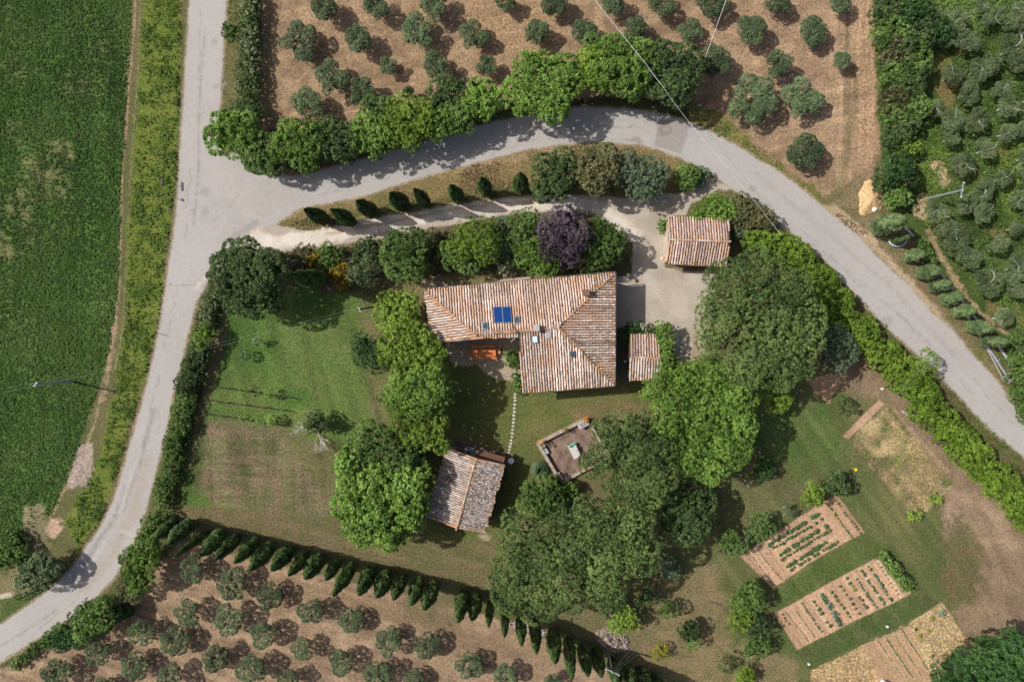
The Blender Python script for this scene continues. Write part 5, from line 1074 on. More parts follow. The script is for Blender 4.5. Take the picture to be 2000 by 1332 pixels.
# ------------------------------------------------------------------ big trees and shrubs
T = plant
T('oak_tree', 'large dark green oak at the junction of road and drive', 'tree', [(480, 525, 52), (505, 570, 44), (452, 545, 34), (525, 525, 28), (470, 580, 30, 5), (440, 505, 20, 5)], 6.5, 'dark', 'broad')
T('shrub', 'brownish broom shrub with yellow flowers right of the oak', 'shrub', [(598, 502, 22), (582, 515, 18)], 2.4, 'brown', 'bush')
T('flowering_shrub', 'small patch of yellow flowers between brown and green shrubs', 'shrub', [(612, 512, 13)], 2.2, 'yellow', 'bush')
T('shrub', 'round dark green shrub above the yellow flowering bush', 'shrub', [(645, 502, 24)], 2.6, 'mid', 'bush')
T('flowering_shrub', 'bush covered in yellow flowers beside the large cypress', 'shrub', [(665, 535, 19), (668, 552, 10, 1.5)], 2.4, 'yellow', 'bush')
T('olive_tree', 'grey-green feathery tree left of the round green garden tree', 'tree', [(708, 532, 26), (722, 515, 20)], 3.2, 'grove', 'fine')
T('shrub', 'dark green shrub by the drive above the grey feathery tree', 'shrub', [(722, 487, 22), (705, 497, 14)], 3, 'dark', 'bush')
T('garden_tree', 'round mid green tree beside the drive, left of the dark thicket', 'tree', [(790, 500, 40), (800, 525, 28), (778, 480, 24), (805, 480, 24)], 5.0, 'mid', 'broad')
T('shrub', 'dark brownish thicket between two green garden trees', 'shrub', [(846, 475, 24), (860, 505, 20), (838, 510, 16)], 2.2, 'brown', 'bush')
T('garden_tree', 'bright green domed tree with dense crown north of the farmhouse', 'tree', [(925, 463, 36), (945, 480, 30), (905, 478, 24), (950, 455, 20)], 5.4, 'lime', 'fine')
T('garden_tree', 'looser green tree at the lower left of the bright domed tree', 'tree', [(893, 500, 25), (915, 512, 17), (875, 492, 16)], 3.8, 'mid', 'fine')
T('shrub', 'blue-green shrub between the domed tree and the drive', 'shrub', [(983, 455, 20), (985, 480, 18), (975, 440, 14)], 3.4, 'grey', 'bush')
T('garden_tree', 'fresh green small tree left of the purple tree', 'tree', [(1020, 443, 26), (1010, 465, 18), (1035, 430, 16)], 4.2, 'mid', 'fine')
T('flowering_shrub', 'pale speckled flowering shrub north of the farmhouse', 'shrub', [(993, 508, 20), (990, 525, 11, 1.5)], 2.4, 'flower', 'bush')
T('garden_tree', 'very dense bright green tree touching the farmhouse roof', 'tree', [(1045, 500, 32), (1060, 518, 24), (1030, 490, 22), (1078, 515, 15)], 4.6, 'bright', 'fine', vbase=.42)
T('purple_plum_tree', 'purple-leaved plum tree between the drive and the farmhouse', 'tree', [(1100, 452, 42), (1085, 475, 30), (1112, 490, 28), (1125, 462, 25), (1098, 432, 24)], 6.2, 'purple', 'fine')
T('garden_tree', 'mixed green tree right of the purple plum tree', 'tree', [(1165, 462, 30), (1180, 490, 30), (1155, 505, 22), (1195, 470, 24), (1165, 440, 16)], 4.4, 'mid', 'fine')
T('shrub', 'brownish dry shrub below the purple tree beside the roof', 'shrub', [(1135, 515, 22), (1120, 528, 12), (1165, 522, 14)], 2.0, 'brown', 'bush')
for x, y, r, hh, c, lab in ((1083, 340, 36, 5.2, 'dark', 'dark olive-green tree above the drive, first of three in the island'), (1165, 330, 33, 5.0, 'brown', 'brownish green tree in the middle of the island above the drive')):
    T('island_tree', lab, 'tree', [(x, y, r), (x - 12, y + 22, r * .7), (x + 14, y - 18, r * .62), (x + 10, y + 25, r * .6), (x - 18, y - 12, r * .5)], hh, c, 'broad')
T('island_tree', 'bluish grey-green tree on the right side of the island above the drive', 'tree', [(1245, 340, 34), (1268, 358, 26), (1225, 345, 22), (1250, 370, 22), (1225, 315, 18), (1280, 335, 20)], 4.0, 'grey', 'fine')
T('shrub', 'small fresh green shrub at the right end of the island', 'shrub', [(1338, 345, 22), (1350, 352, 16)], 2.4, 'mid', 'bush')
T('shrub', 'low spreading shrub at the pointed tip of the island', 'shrub', [(1372, 338, 10), (1365, 350, 14)], 1.2, 'grey', 'bush')
T('climbing_plant', 'vivid green creeper hanging over the upper edge of the garage roof', 'climber', [(1395, 410, 26, 3.2), (1378, 412, 18, 3.0), (1415, 412, 18, 3.1), (1360, 420, 12, 2.9)], 3.2, 'bright', 'bush')
T('shrub', 'olive-brown rounded shrub between the garage and the lane', 'shrub', [(1445, 400, 20), (1463, 420, 28), (1490, 432, 20), (1445, 425, 22)], 2.8, 'brown', 'bush')
T('shrub', 'blue-green low shrub right of the garage', 'shrub', [(1468, 452, 20), (1440, 455, 14)], 1.9, 'grey', 'bush')
T('shrub', 'small rose shrub at the upper left corner of the garage', 'shrub', [(1296, 438, 9), (1294, 446, 7)], 1.0, 'mid', 'bush')
T('climbing_plant', 'bright climbing vine over the right side of the small shed', 'climber', [(1296, 655, 14), (1300, 675, 14), (1300, 700, 14), (1298, 722, 13), (1290, 643, 12), (1303, 640, 9)], 2.9, 'bright', 'bush')
T('flowering_shrub', 'dark climbing rose with red blooms above the small shed', 'shrub', [(1228, 645, 12), (1242, 642, 10), (1222, 660, 9)], 2.2, 'deep', 'bush')
T('flowering_shrub', 'pale flowering shrub above the middle of the small shed', 'shrub', [(1262, 643, 11)], 2.3, 'flower', 'bush')
T('shrub', 'rose bush by the courtyard wall right of the picnic table', 'shrub', [(1000, 698, 13), (1003, 712, 9), (993, 692, 8)], 1.7, 'mid', 'bush')
T('shrub', 'low flowering plants along the lawn side of the farmhouse wing', 'shrub', [(1010, 745, 8), (1013, 757, 8), (1006, 735, 7)], 1.0, 'mid', 'bush')
# trees between upper orchard and lane
hedgetrees = [(455, 258, 38, 5.2, 'bright', 'bright green round tree at the road junction corner', 20), (478, 228, 22, 4.0, 'dark', 'dark green shrubby tree behind the junction corner tree', 0), (520, 300, 34, 4.8, 'mid', 'mid green tree second from the left above the lane', 14), (585, 282, 40, 5.5, 'bright', 'bright yellow-green tree above the left end of the lane', 14),
              (620, 258, 24, 3.6, 'brown', 'thin brownish tree behind the left lane trees', 0), (662, 275, 36, 4.8, 'dark', 'duller green tree between two bright lane trees', 10), (728, 262, 34, 5.2, 'bright', 'bright green tree left of the twin lane trees', 14), (735, 222, 24, 4.6, 'mid', 'small green tree behind the bright lane trees at left', 0),
              (800, 238, 42, 5.8, 'lime', 'broad lime green tree over the middle of the lane shadow', 16), (850, 240, 26, 5.0, 'bright', 'narrow bright tree right of the broad lime tree', 0), (878, 188, 32, 5.2, 'dark', 'olive-green tree behind the lane trees near the orchard', 8), (895, 230, 26, 4.8, 'mid', 'mid green tree leaning over the lane edge', 0), (945, 195, 30, 5.6, 'bright', 'bright slender tree left of the largest lane tree', 10),
              (1062, 165, 58, 7.0, 'bright', 'largest bright green tree above the lane bend', 30), (1165, 140, 36, 6.0, 'lime', 'yellow-green tree between the two largest lane trees', 10), (1215, 130, 50, 7.0, 'bright', 'big bright green tree left of the dark lane tree', 22), (1305, 142, 52, 6.6, 'dark', 'big darker green tree at the right end of the lane trees', 26), (1165, 98, 20, 3.6, 'mid', 'small green tree at the orchard side of the yellow-green tree', 0)]
for x, y, r, hh, c, lab, sp in hedgetrees:
    r *= 1.10; k = r * .55; T('roadside_tree', lab, 'tree', [(x, y, r * .8), (x - k, y + k * .5, r * .55), (x + k, y - k * .3, r * .6), (x + k * .4, y + k * .9, r * .55), (x - k * .5, y - k * .8, r * .5), (x + k * .9, y + k * .5, r * .42)], hh * .78, c, 'broad', 'trees between the upper orchard and the lane')
T('hedge', 'white-flowering hedge between the north road and the upper orchard', 'hedge', [(487, -5, 17), (490, 18, 17), (486, 40, 18), (492, 62, 16), (486, 84, 17), (490, 106, 17), (484, 128, 17), (488, 150, 18), (482, 172, 17), (488, 195, 17), (500, 215, 14)], 1.9, 'flower', 'bush', vbase=.40)
T('shrub', 'round dark shrub at the right edge of the north road', 'shrub', [(452, 62, 13), (450, 75, 10)], 2.0, 'mid', 'bush')
def line_lobes(pts, step, r, rg=None, jit=4, top=None):
    out = []; rr = random.Random(int(pts[0][0]))
    for (x0, y0), (x1, y1) in zip(pts, pts[1:]):
        n = max(1, int(math.hypot(x1 - x0, y1 - y0) / step))
        for k in range(n): t = k / n; out.append((x0 + (x1 - x0) * t + rr.uniform(-jit, jit), y0 + (y1 - y0) * t + rr.uniform(-jit, jit), r * rr.uniform(.85, 1.2)))
    return out
T('hedge', 'dense bright laurel hedge running along the lane to the right edge', 'hedge', line_lobes([(1470, 470), (1530, 488), (1585, 540), (1625, 590), (1665, 640), (1700, 672), (1740, 712), (1790, 770), (1840, 825), (1890, 880), (1940, 935), (1990, 985), (2040, 1040)], 15, 22, jit=7), 2.6, 'hedge', 'broad', base=(1740, 715))
T('hedge', 'mixed wild hedge between the west road and the lawn, upper stretch', 'hedge', line_lobes([(416, 588), (410, 612), (400, 640)], 12, 14), 1.4, 'flower', 'bush', vbase=.38)
T('shrub', 'bright green round shrub under the wires beside the west road', 'shrub', [(400, 652, 17), (392, 668, 12)], 2.4, 'bright', 'bush')
T('hedge', 'dark green mixed hedge beside the west road below the wires', 'hedge', line_lobes([(392, 690), (380, 715), (368, 745), (360, 768)], 12, 18), 1.8, 'dark', 'bush')
T('hedge', 'long brownish green hedge beside the west road and the dry lawn', 'hedge', line_lobes([(362, 785), (355, 820), (348, 850), (338, 890), (330, 925), (322, 960), (314, 990)], 13, 16), 1.5, 'mid', 'bush', vbase=.42)
T('shrub', 'fresh green bush at the top left end of the long cypress row', 'shrub', [(300, 1020, 18), (290, 1040, 16)], 2.4, 'mid', 'bush')
T('roadside_tree', 'small bright tree beside the road left of the first cypress', 'tree', [(290, 1075, 24), (268, 1100, 22), (262, 1085, 16), (275, 1130, 20), (300, 1060, 14)], 3.4, 'bright', 'broad', vbase=.4)
T('shrub', 'grey-brown leafless shrub beside the lower road', 'shrub', [(248, 1150, 20), (262, 1160, 14)], 2.2, 'brown', 'sparse')
T('roadside_tree', 'green tree beside the road above the lower left olives', 'tree', [(200, 1215, 26), (180, 1200, 20), (205, 1190, 20), (168, 1225, 20)], 3.4, 'mid', 'broad')
T('hedge', 'low dark green bushes along the road at lower left', 'hedge', line_lobes([(155, 1240), (130, 1245), (112, 1258)], 10, 17), 2.0, 'deep', 'bush')
T('hedge', 'straggly verge bushes between the lower road and the orchard', 'hedge', line_lobes([(225, 1165), (190, 1170), (150, 1205), (110, 1235), (70, 1265), (20, 1300)], 15, 9), 1.0, 'mid', 'bush')
T('roadside_tree', 'dark grey-green tree at the left verge casting shadow on the road', 'tree', [(76, 1125, 26), (95, 1112, 19), (58, 1130, 20), (84, 1098, 15)], 2.9, 'grove', 'broad', vbase=.35)
T('shrub', 'dark shrub at the lower edge of the meadow', 'shrub', [(18, 1060, 26), (40, 1080, 18), (10, 1090, 20)], 1.8, 'mid', 'bush')
# lawn trees
T('laurel_tree', 'bright yellow-green tree, top one of the column beside the farmhouse', 'tree', [(765, 592, 22), (792, 600, 26), (770, 620, 26), (800, 630, 26), (755, 612, 16)], 5.0, 'lime', 'broad')
T('laurel_tree', 'bright green tree, middle one of the column beside the farmhouse', 'tree', [(785, 665, 34), (815, 670, 30), (800, 700, 34), (772, 690, 26), (830, 705, 28), (850, 690, 20), (868, 690, 9)], 6.4, 'lime', 'broad')
T('laurel_tree', 'bright green tree, lower middle of the column left of the courtyard', 'tree', [(800, 745, 34), (832, 745, 32), (790, 775, 30), (820, 780, 34), (848, 770, 28), (845, 730, 22)], 6.6, 'bright', 'broad')
T('laurel_tree', 'bright green tree at the foot of the column above the cottage', 'tree', [(805, 820, 34), (835, 815, 34), (850, 842, 28), (820, 845, 30), (795, 800, 26), (862, 862, 14)], 6.0, 'lime', 'broad')
T('garden_tree', 'blue-green tree at the lawn side of the bright tree column', 'tree', [(722, 690, 27), (735, 705, 20), (710, 675, 18), (740, 680, 20)], 3.8, 'deep', 'fine')
T('sapling', 'light green sapling on the lawn beside the bright tree column', 'sapling', [(750, 778, 9)], 1.6, 'bright', 'sparse', trunk_r=.03)
T('broadleaf_tree', 'huge bright green broadleaf tree left of the cottage', 'tree', [(745, 985, 58), (705, 930, 38), (695, 985, 36), (790, 955, 42), (800, 1000, 34), (765, 1035, 34), (715, 1025, 32), (735, 940, 40), (685, 900, 22), (815, 930, 24)], 6.6, 'bright', 'big', leaf=.115, per=22, puff=.75)
T('oak_tree', 'darker oak at the upper edge of the huge bright tree', 'tree', [(725, 865, 36), (745, 885, 30), (708, 885, 26), (775, 890, 26), (755, 860, 24)], 6.0, 'mid', 'broad')
T('umbrella_pine', 'enormous umbrella pine right of the gravel court', 'pine tree', [(1480, 620, 80), (1425, 565, 48), (1405, 630, 44), (1520, 695, 60), (1550, 625, 50), (1480, 545, 50), (1540, 570, 36), (1470, 700, 50), (1415, 600, 40), (1395, 590, 22), (1385, 665, 22), (1570, 665, 30), (1452, 528, 26)], 9.5, 'pine', 'pine', trunk_r=.4)
T('broadleaf_tree', 'large fresh green walnut tree below the shed', 'tree', [(1370, 800, 70), (1310, 770, 40), (1345, 880, 45), (1415, 865, 48), (1425, 775, 45), (1300, 830, 34), (1385, 730, 36), (1280, 760, 26), (1390, 915, 26), (1335, 735, 24), (1448, 830, 26)], 8.0, 'bright', 'fine', trunk_r=.3, leaf=.11, vbase=.44, puff=.5, spiky=.25, asp=.4)
T('magnolia_tree', 'dark round tree with pale leaf tips right of the umbrella pines', 'tree', [(1340, 1003, 42), (1320, 985, 28), (1362, 985, 28), (1345, 1030, 28), (1312, 1020, 24), (1340, 965, 24), (1372, 1015, 22)], 5.5, 'dark', 'broad', vbase=.55)
T('umbrella_pine', 'umbrella pine beside the terrace, uppermost of the pine group', 'pine tree', [(1235, 895, 58), (1205, 850, 36), (1265, 940, 44), (1225, 945, 44), (1270, 880, 40), (1190, 880, 28), (1155, 905, 20, 6.0), (1290, 925, 26), (1180, 835, 20), (1240, 835, 30)], 9.0, 'pine', 'pine', trunk_r=.35)
T('umbrella_pine', 'umbrella pine in the middle of the pine group', 'pine tree', [(1210, 1045, 58), (1170, 1020, 36), (1245, 1075, 38), (1190, 1090, 44), (1235, 1020, 36), (1150, 1060, 34), (1180, 1140, 36), (1140, 1000, 24)], 9.0, 'pine', 'pine', trunk_r=.35)
T('umbrella_pine', 'umbrella pine at the lower left end of the pine group', 'pine tree', [(1060, 1110, 62), (1010, 1060, 34), (1000, 1110, 40), (1060, 1045, 38), (1110, 1070, 42), (1110, 1130, 42), (1050, 1165, 42), (1000, 1160, 32), (1010, 1020, 22), (1095, 1020, 26), (1100, 1170, 28), (975, 1130, 22)], 8.8, 'pine', 'pine', trunk_r=.35)
T('magnolia_tree', 'round glossy tree between the cottage and the pines', 'tree', [(1050, 970, 26), (1068, 955, 20), (1035, 985, 18), (1055, 990, 20), (1075, 978, 18), (1040, 955, 16)], 3.6, 'mid', 'broad', vbase=.45)
T('shrub', 'bright glossy bush just below the terrace wall', 'shrub', [(1110, 955, 16), (1100, 965, 13)], 2.0, 'bright', 'bush')
T('shrub', 'dark bush between the glossy tree and the terrace corner', 'shrub', [(1088, 950, 13), (1080, 940, 10)], 1.9, 'deep', 'bush')
T('garden_tree', 'yellow-green small tree below the enormous umbrella pine', 'tree', [(1518, 778, 22), (1505, 765, 16), (1530, 765, 14), (1515, 793, 12)], 3.2, 'lime', 'fine', vbase=.62)
T('garden_tree', 'grey-green tree between the umbrella pine and the laurel hedge', 'tree', [(1632, 670, 28), (1645, 690, 22), (1625, 695, 22), (1620, 655, 16), (1640, 715, 12)], 4.2, 'grey', 'fine', vbase=.42)
T('shrub', 'dark teal shrub right of the walnut tree', 'shrub', [(1488, 912, 16), (1480, 922, 12), (1500, 920, 9)], 2.0, 'deep', 'bush')
T('shrub', 'dark shrub half under the walnut tree above the teal shrub', 'shrub', [(1462, 858, 16), (1475, 845, 10)], 2.4, 'deep', 'bush')
T('fruit_tree', 'young thin fruit tree beside the bare earth patch', 'fruit tree', [(1648, 792, 12), (1640, 783, 8), (1655, 798, 8)], 2.0, 'dark', 'sparse', trunk_r=.05)
fruit = [(1428, 1062, 25, 3.0, 'mid', 'rounded fruit tree at the left corner of the upper vegetable bed'), (1482, 1030, 27, 3.2, 'mid', 'rounded fruit tree shading the top of the upper vegetable bed'), (1586, 966, 22, 2.8, 'lime', 'yellowing fruit tree above the right end of the upper bed'), (1630, 943, 25, 2.9, 'dark', 'dark green fruit tree right of the yellowing one'),
         (1538, 996, 10, 1.5, 'grey', 'tiny bare fruit tree between the two pairs above the bed'), (1462, 1164, 33, 3.2, 'mid', 'broad green fruit tree left of the middle vegetable bed'), (1448, 1205, 24, 2.6, 'lime', 'light green fruit tree just below the broad one'), (1478, 1222, 22, 2.5, 'dark', 'dark fruit tree at the lower left corner of the middle bed'), (1477, 1262, 24, 2.7, 'mid', 'fruit tree below the middle bed corner'),
         (1421, 1296, 15, 1.9, 'dark', 'small dark fruit tree near the bottom, left of the last one'), (1457, 1320, 19, 2.0, 'lime', 'small yellow-green fruit tree at the bottom edge'), (1348, 1228, 20, 2.3, 'dark', 'fruit tree alone on dry grass'), (1350, 1252, 14, 2.1, 'mid', 'small fruit tree touching the lone one on dry grass'), (1303, 1188, 17, 2.2, 'mid', 'small fresh fruit tree right of the pines'), (1262, 1164, 18, 2.3, 'dark', 'small dark fruit tree at the edge of the pine shadow'),
         (1220, 1212, 26, 3.0, 'lime', 'bright tree beside the brush pile'), (1195, 1185, 20, 2.8, 'dark', 'dark green tree under the pine edge beside the bright one'), (1306, 1112, 22, 2.4, 'grey', 'blue-green bush in the shade right of the pines'), (1290, 1272, 12, 1.3, 'yellow2', 'small yellow leafed shrub alone on the dry grass')]
for x, y, r, hh, c, lab in fruit:
    k = r * .5; sty = 'sparse' if r < 16 else 'fine'
    T('fruit_tree', lab, 'fruit tree', [(x, y, r * .72), (x - k, y + k * .6, r * .5), (x + k, y + k * .2, r * .5), (x, y - k, r * .5)], hh, c, sty, 'fruit trees around the vegetable garden', trunk_r=.07)
T('broadleaf_tree', 'large dark green tree in the bottom right corner', 'tree', [(1870, 1305, 34), (1925, 1290, 38), (1985, 1265, 36), (1900, 1340, 40), (1960, 1320, 45), (2020, 1300, 45), (1845, 1325, 26)], 5.5, 'deep', 'broad', vbase=.55)
T('shrub', 'rounded green bush at the right edge beside the lane', 'shrub', [(1985, 700, 20), (1995, 730, 22), (1990, 765, 20), (2005, 800, 22), (1975, 665, 14)], 2.2, 'mid', 'bush')
T('garden_tree', 'sparse pale tree growing out of the laurel hedge by the lane', 'tree', [(1808, 700, 14), (1796, 708, 12), (1818, 712, 9), (1812, 728, 8)], 3.0, 'lime', 'sparse', bark=PALE, trunk_r=.06)
T('shrub', 'green bush beside the third roadside cypress', 'shrub', [(1810, 500, 12), (1802, 480, 10)], 1.6, 'mid', 'bush')
# shrub belt between orchard and wild grove
belt = [(1730, 10, 28, 'dark', 3.0), (1780, 20, 30, 'deep', 3.2), (1735, 60, 28, 'mid', 2.8), (1785, 70, 30, 'dark', 3.0), (1830, 60, 20, 'deep', 2.6), (1740, 105, 24, 'brown', 2.6), (1785, 120, 28, 'mid', 2.8), (1740, 150, 24, 'mid', 2.6), (1785, 165, 24, 'dark', 2.6), (1745, 195, 24, 'brown', 2.5), (1780, 205, 24, 'mid', 2.6), (1742, 235, 22, 'mid', 2.6), (1770, 245, 20, 'dark', 2.4), (1745, 268, 22, 'dark', 2.6), (1772, 285, 14, 'lime', 2.0), (1750, 330, 26, 'deep', 3.4), (1725, 350, 20, 'dark', 2.6), (1770, 345, 20, 'dark', 3.0), (1750, 385, 20, 'mid', 2.2)]
nm_ = dict(dark='dark green', deep='deep green', mid='mid green', brown='brownish', lime='yellow-green')
for i, (x, y, r, c, hh) in enumerate(belt):
    k = r * .5; T('shrub', f'{nm_[c]} wild shrub, {ORD[i]} from the top in the belt beside the upper orchard', 'shrub', [(x, y, r * .75), (x - k, y + k, r * .5), (x + k, y + k * .3, r * .55), (x + k * .2, y - k, r * .5)], hh, c, 'broad', 'wild shrubs between orchard and grove')
# pampas tuft
e = empty('pampas_grass', P(1053, 915, 0)); tag(e, 'round tuft of pale green spiky grass left of the terrace', 'ornamental grass')
rng = np.random.default_rng(5); n = 1500; a = rng.uniform(0, 6.28, n); R = 1.05 * rng.uniform(.35, 1, n); V = []; 
t0 = np.stack([np.cos(a) * .12, np.sin(a) * .12, np.zeros(n)], 1); t1 = np.stack([np.cos(a) * R * .55, np.sin(a) * R * .55, .95 * np.ones(n) * rng.uniform(.7, 1.1, n)], 1); t2 = np.stack([np.cos(a) * R, np.sin(a) * R, .55 * rng.uniform(.4, 1.3, n)], 1)
s = np.stack([-np.sin(a), np.cos(a), np.zeros(n)], 1) * .018
vv = np.stack([t0 - s, t0 + s, t1 + s, t1 - s, t1 - s, t1 + s, t2 + s * .3, t2 - s * .3], 1).reshape(-1, 3)
LM['pampas'] = leafmat('pampas_blade', (.06, .10, .05), (.13, .21, .10), (.24, .33, .17))
link('blades', np_mesh('blades', vv, np.arange(len(vv)).reshape(-1, 4), LM['pampas'], np.clip(rng.normal(.5, .2, 2 * n), 0, 1)), e)
# dead leaning tree
e = empty('dead_tree', P(624, 847, 0)); tag(e, 'leaning dead tree with white twigs on the west lawn', 'tree')
b = e.location; tp = P(592, 806, 2.9) - b; m = MB(); m.tube([(0, 0, -.1), P(612, 828, 1.3) - b, tp], [.15, .11, .05], 8); m.build('trunk', plain("grey_dead_bark", (.30, .27, .24), .9, var=.3, scale=12), e)
rg = random.Random(12); m = MB()
def twig(p, d, l, r, depth):
    q = p + d * l; m.tube([p, p.lerp(q, .5) + Vector((rg.uniform(-.05, .05), rg.uniform(-.05, .05), .03)), q], [r, r * .8, r * .5], 4)
    if depth:
        for _ in range(3): a = rg.uniform(-.7, .7); d2 = Vector((d.x * math.cos(a) - d.y * math.sin(a), d.x * math.sin(a) + d.y * math.cos(a), d.z + rg.uniform(-.2, .3))).normalized(); twig(p.lerp(q, rg.uniform(.4, 1)), d2, l * rg.uniform(.5, .8), r * .6, depth - 1)
for px, py in ((632, 872), (640, 890), (610, 880), (650, 880)): 
    d = (P(px, py, 1.4) - b).normalized(); twig(Vector((0, 0, .35)), d, 1.3, .035, 3)
m.build('bare_branches', PALE, e); m = MB()
for px, py in ((578, 845), (590, 835), (585, 830)):
    p0 = P(600, 838, 1.2) - b; d = (P(px, py, 1.3) - b - p0).normalized(); twig(p0, d, .8, .035, 3)
m.build('bare_branches', PALE, e)
T('shrub', 'dark green round bush behind the dead leaning tree', 'shrub', [(620, 822, 16), (632, 830, 11), (608, 828, 10)], 2.4, 'dark', 'bush')
# vine trellises
for k, (a, b, gs) in enumerate((((418, 753), (570, 775), [(478, 763, 8, 1.3), (525, 768, 9, 1.4)]), ((415, 781), (560, 800), []), ((409, 807), (553, 828), [(472, 816, 5, .9), (485, 818, 6, 1.0), (497, 820, 6, 1.0), (508, 822, 6, 1.1), (520, 822, 8, 1.3), (530, 820, 10, 1.5)]))):
    A, B = P(*a, 0), P(*b, 0); e = empty('vine_trellis', A); tag(e, f'{("upper", "middle", "lower")[k]} of three wire vine trellises on the west lawn', 'trellis', 'vine trellises on the west lawn')
    d = B - A; n_ = 5
    for i in range(n_): m = MB(); c = d * i / (n_ - 1); m.tube([c, c + Vector((0, 0, 1.2))], .035, 6); m.build('post', BARK, e)
    for z in (.6, 1.1): m = MB(); m.tube([Vector((0, 0, z)), d + Vector((0, 0, z))], .012, 4); m.build('wire', plain('rusty_wire', (.08, .06, .05), .8), e)
    m = MB(); rg = random.Random(k); p = Vector((0, 0, .7)); pts = []
    for i in range(40): pts.append(d * (i / 40) + Vector((rg.uniform(-.03, .03), rg.uniform(-.06, .06), .65 + rg.uniform(-.12, .12))))
    m.tube(pts, .035, 5); m.build('vine_stem', DARKB, e)
    if gs:
        L = [];
        for x, y, r, hh in gs: q = P(x, y, hh * .8) - A; L.append((q.x, q.y, hh * .75, S(r), S(r) * .8))
        link('foliage', crown_mesh('foliage', L, LM['bright'], 500 + k, puff=0, cr=.15, leaf=.09, per=9, dens=16, fill=False, gap=.1, vbase=.6), e)
for x, y, lab in ((506, 669, 'small grey-green sapling on the west lawn under the wires'), (478, 694, 'tiny sapling on the west lawn, lower left of the other')):
    T('sapling', lab, 'sapling', [(x, y, 7 if x > 500 else 4)], 1.2, 'grey', 'sparse', trunk_r=.025)

# ------------------------------------------------------------------ vegetable garden
def rosette(seed, r, h, col, n=16, name='vegetable_plant'):
    rng = np.random.default_rng(seed); a = rng.uniform(0, 6.28, n); rr = r * rng.uniform(.3, .8, n)
    c = np.stack([rr * np.cos(a), rr * np.sin(a), h * rng.uniform(.35, 1, n)], 1); nn = unit(np.stack([np.cos(a) * .5, np.sin(a) * .5, np.ones(n)], 1) + rng.normal(size=(n, 3)) * .3)
    return leaf_mesh(name, c, nn, r * .42 * rng.uniform(.7, 1.2, n), .6, np.clip(rng.normal(.55, .18, n), 0, 1), LM[col], rng)
LM['veg'] = leafmat('vegetable_leaf', (.025, .055, .018), (.060, .120, .040), (.120, .200, .075), .2, .15)
LM['vegblue'] = leafmat('cabbage_leaf', (.05, .085, .06), (.10, .16, .11), (.20, .27, .20), .15, .15)
LM['vegyel'] = leafmat('yellowing_leaf', (.10, .12, .02), (.22, .22, .03), (.40, .34, .05), .2, .1)
LM['vegbrn'] = leafmat('dry_seedling_leaf', (.08, .065, .03), (.16, .13, .06), (.22, .18, .09), .2, .1)
VR = {c: [rosette(600 + i + 10 * j, .27, .36, c, 30) for i in range(3)] for j, c in enumerate(('veg', 'vegblue', 'vegyel', 'vegbrn'))}
def veg_row(a, b, n, col, sc, label, group, jit=.05, skip=0.0, kindn='vegetable_plant'):
    A, B = P(*a, 0), P(*b, 0)
    for i in range(n):
        if RG.random() < skip: continue
        p = A.lerp(B, (i + .5) / n) + Vector((RG.uniform(-jit, jit), RG.uniform(-jit, jit), 0))
        o = link(kindn, RG.choice(VR[col if not isinstance(col, tuple) else RG.choice(col)]), None, p); s = sc * RG.uniform(.75, 1.2); o.scale = (s, s, s); o.rotation_euler = (0, 0, RG.uniform(0, 6)); tag(o, f'{label[0]}, {ORD[i]} from the {"left" if abs(B.x - A.x) > abs(B.y - A.y) * 1.2 else "top"} in the {label[1]}', 'vegetable', group)
b1 = [((1499, 1064), (1598, 1002)), ((1507, 1071), (1606, 1012)), ((1521, 1082), (1614, 1025)), ((1523, 1093), (1622, 1033)), ((1534, 1107), (1630, 1046)), ((1541, 1113), (1637, 1056))]
for i, (a, b) in enumerate(b1): veg_row(a, b, 19 if i % 2 == 0 else 17, 'veg', .95 if i % 2 == 0 else .78, ('leafy plant', f'{ORD[i]} long row of the upper bed'), f'plants of row {i + 1} in the upper vegetable bed', skip=.08)
veg_row((1612, 980), (1666, 1052), 15, ('vegyel', 'veg'), .6, ('yellowing plant', 'inner right row of the upper bed'), 'plants of the inner right row in the upper bed')
veg_row((1629, 974), (1681, 1042), 12, ('vegyel', 'veg', 'vegbrn'), .55, ('yellowing plant', 'outer right row of the upper bed'), 'plants of the outer right row in the upper bed', skip=.2)
b2 = [((1525, 1197), (1541, 1219), 4, 'vegbrn', .55), ((1564, 1176), (1605, 1235), 11, ('vegbrn', 'vegblue'), .6), ((1585, 1169), (1621, 1225), 7, 'veg', .8), ((1601, 1158), (1640, 1217), 9, ('vegblue', 'veg'), 1.3), ((1620, 1151), (1661, 1208), 7, ('veg', 'vegbrn'), .75), ((1637, 1139), (1679, 1200), 7, ('veg', 'vegyel', 'vegbrn'), .8), ((1652, 1126), (1693, 1189), 9, ('vegbrn', 'veg', 'vegyel'), .85), ((1667, 1123), (1711, 1186), 12, ('vegblue', 'veg'), .7), ((1680, 1111), (1728, 1182), 15, ('vegblue', 'veg'), .75), ((1695, 1105), (1743, 1174), 16, ('veg', 'vegblue'), .7), ((1713, 1096), (1756, 1164), 9, ('vegbrn', 'veg'), .45)]
for i, (a, b, n, c, s) in enumerate(b2): veg_row(a, b, n, c, s, ('vegetable', f'{ORD[i]} row of the middle bed'), f'plants of row {i + 1} in the middle vegetable bed', .07, .05)
T('hedge', 'tall leafy bean row at the right end of the middle vegetable bed', 'bean row', line_lobes([(1727, 1087), (1742, 1104), (1755, 1125), (1768, 1143), (1776, 1156)], 7, 8, jit=2), 1.3, 'mid', 'bush', base=(1752, 1120), trunk_r=.04, vbase=.6)
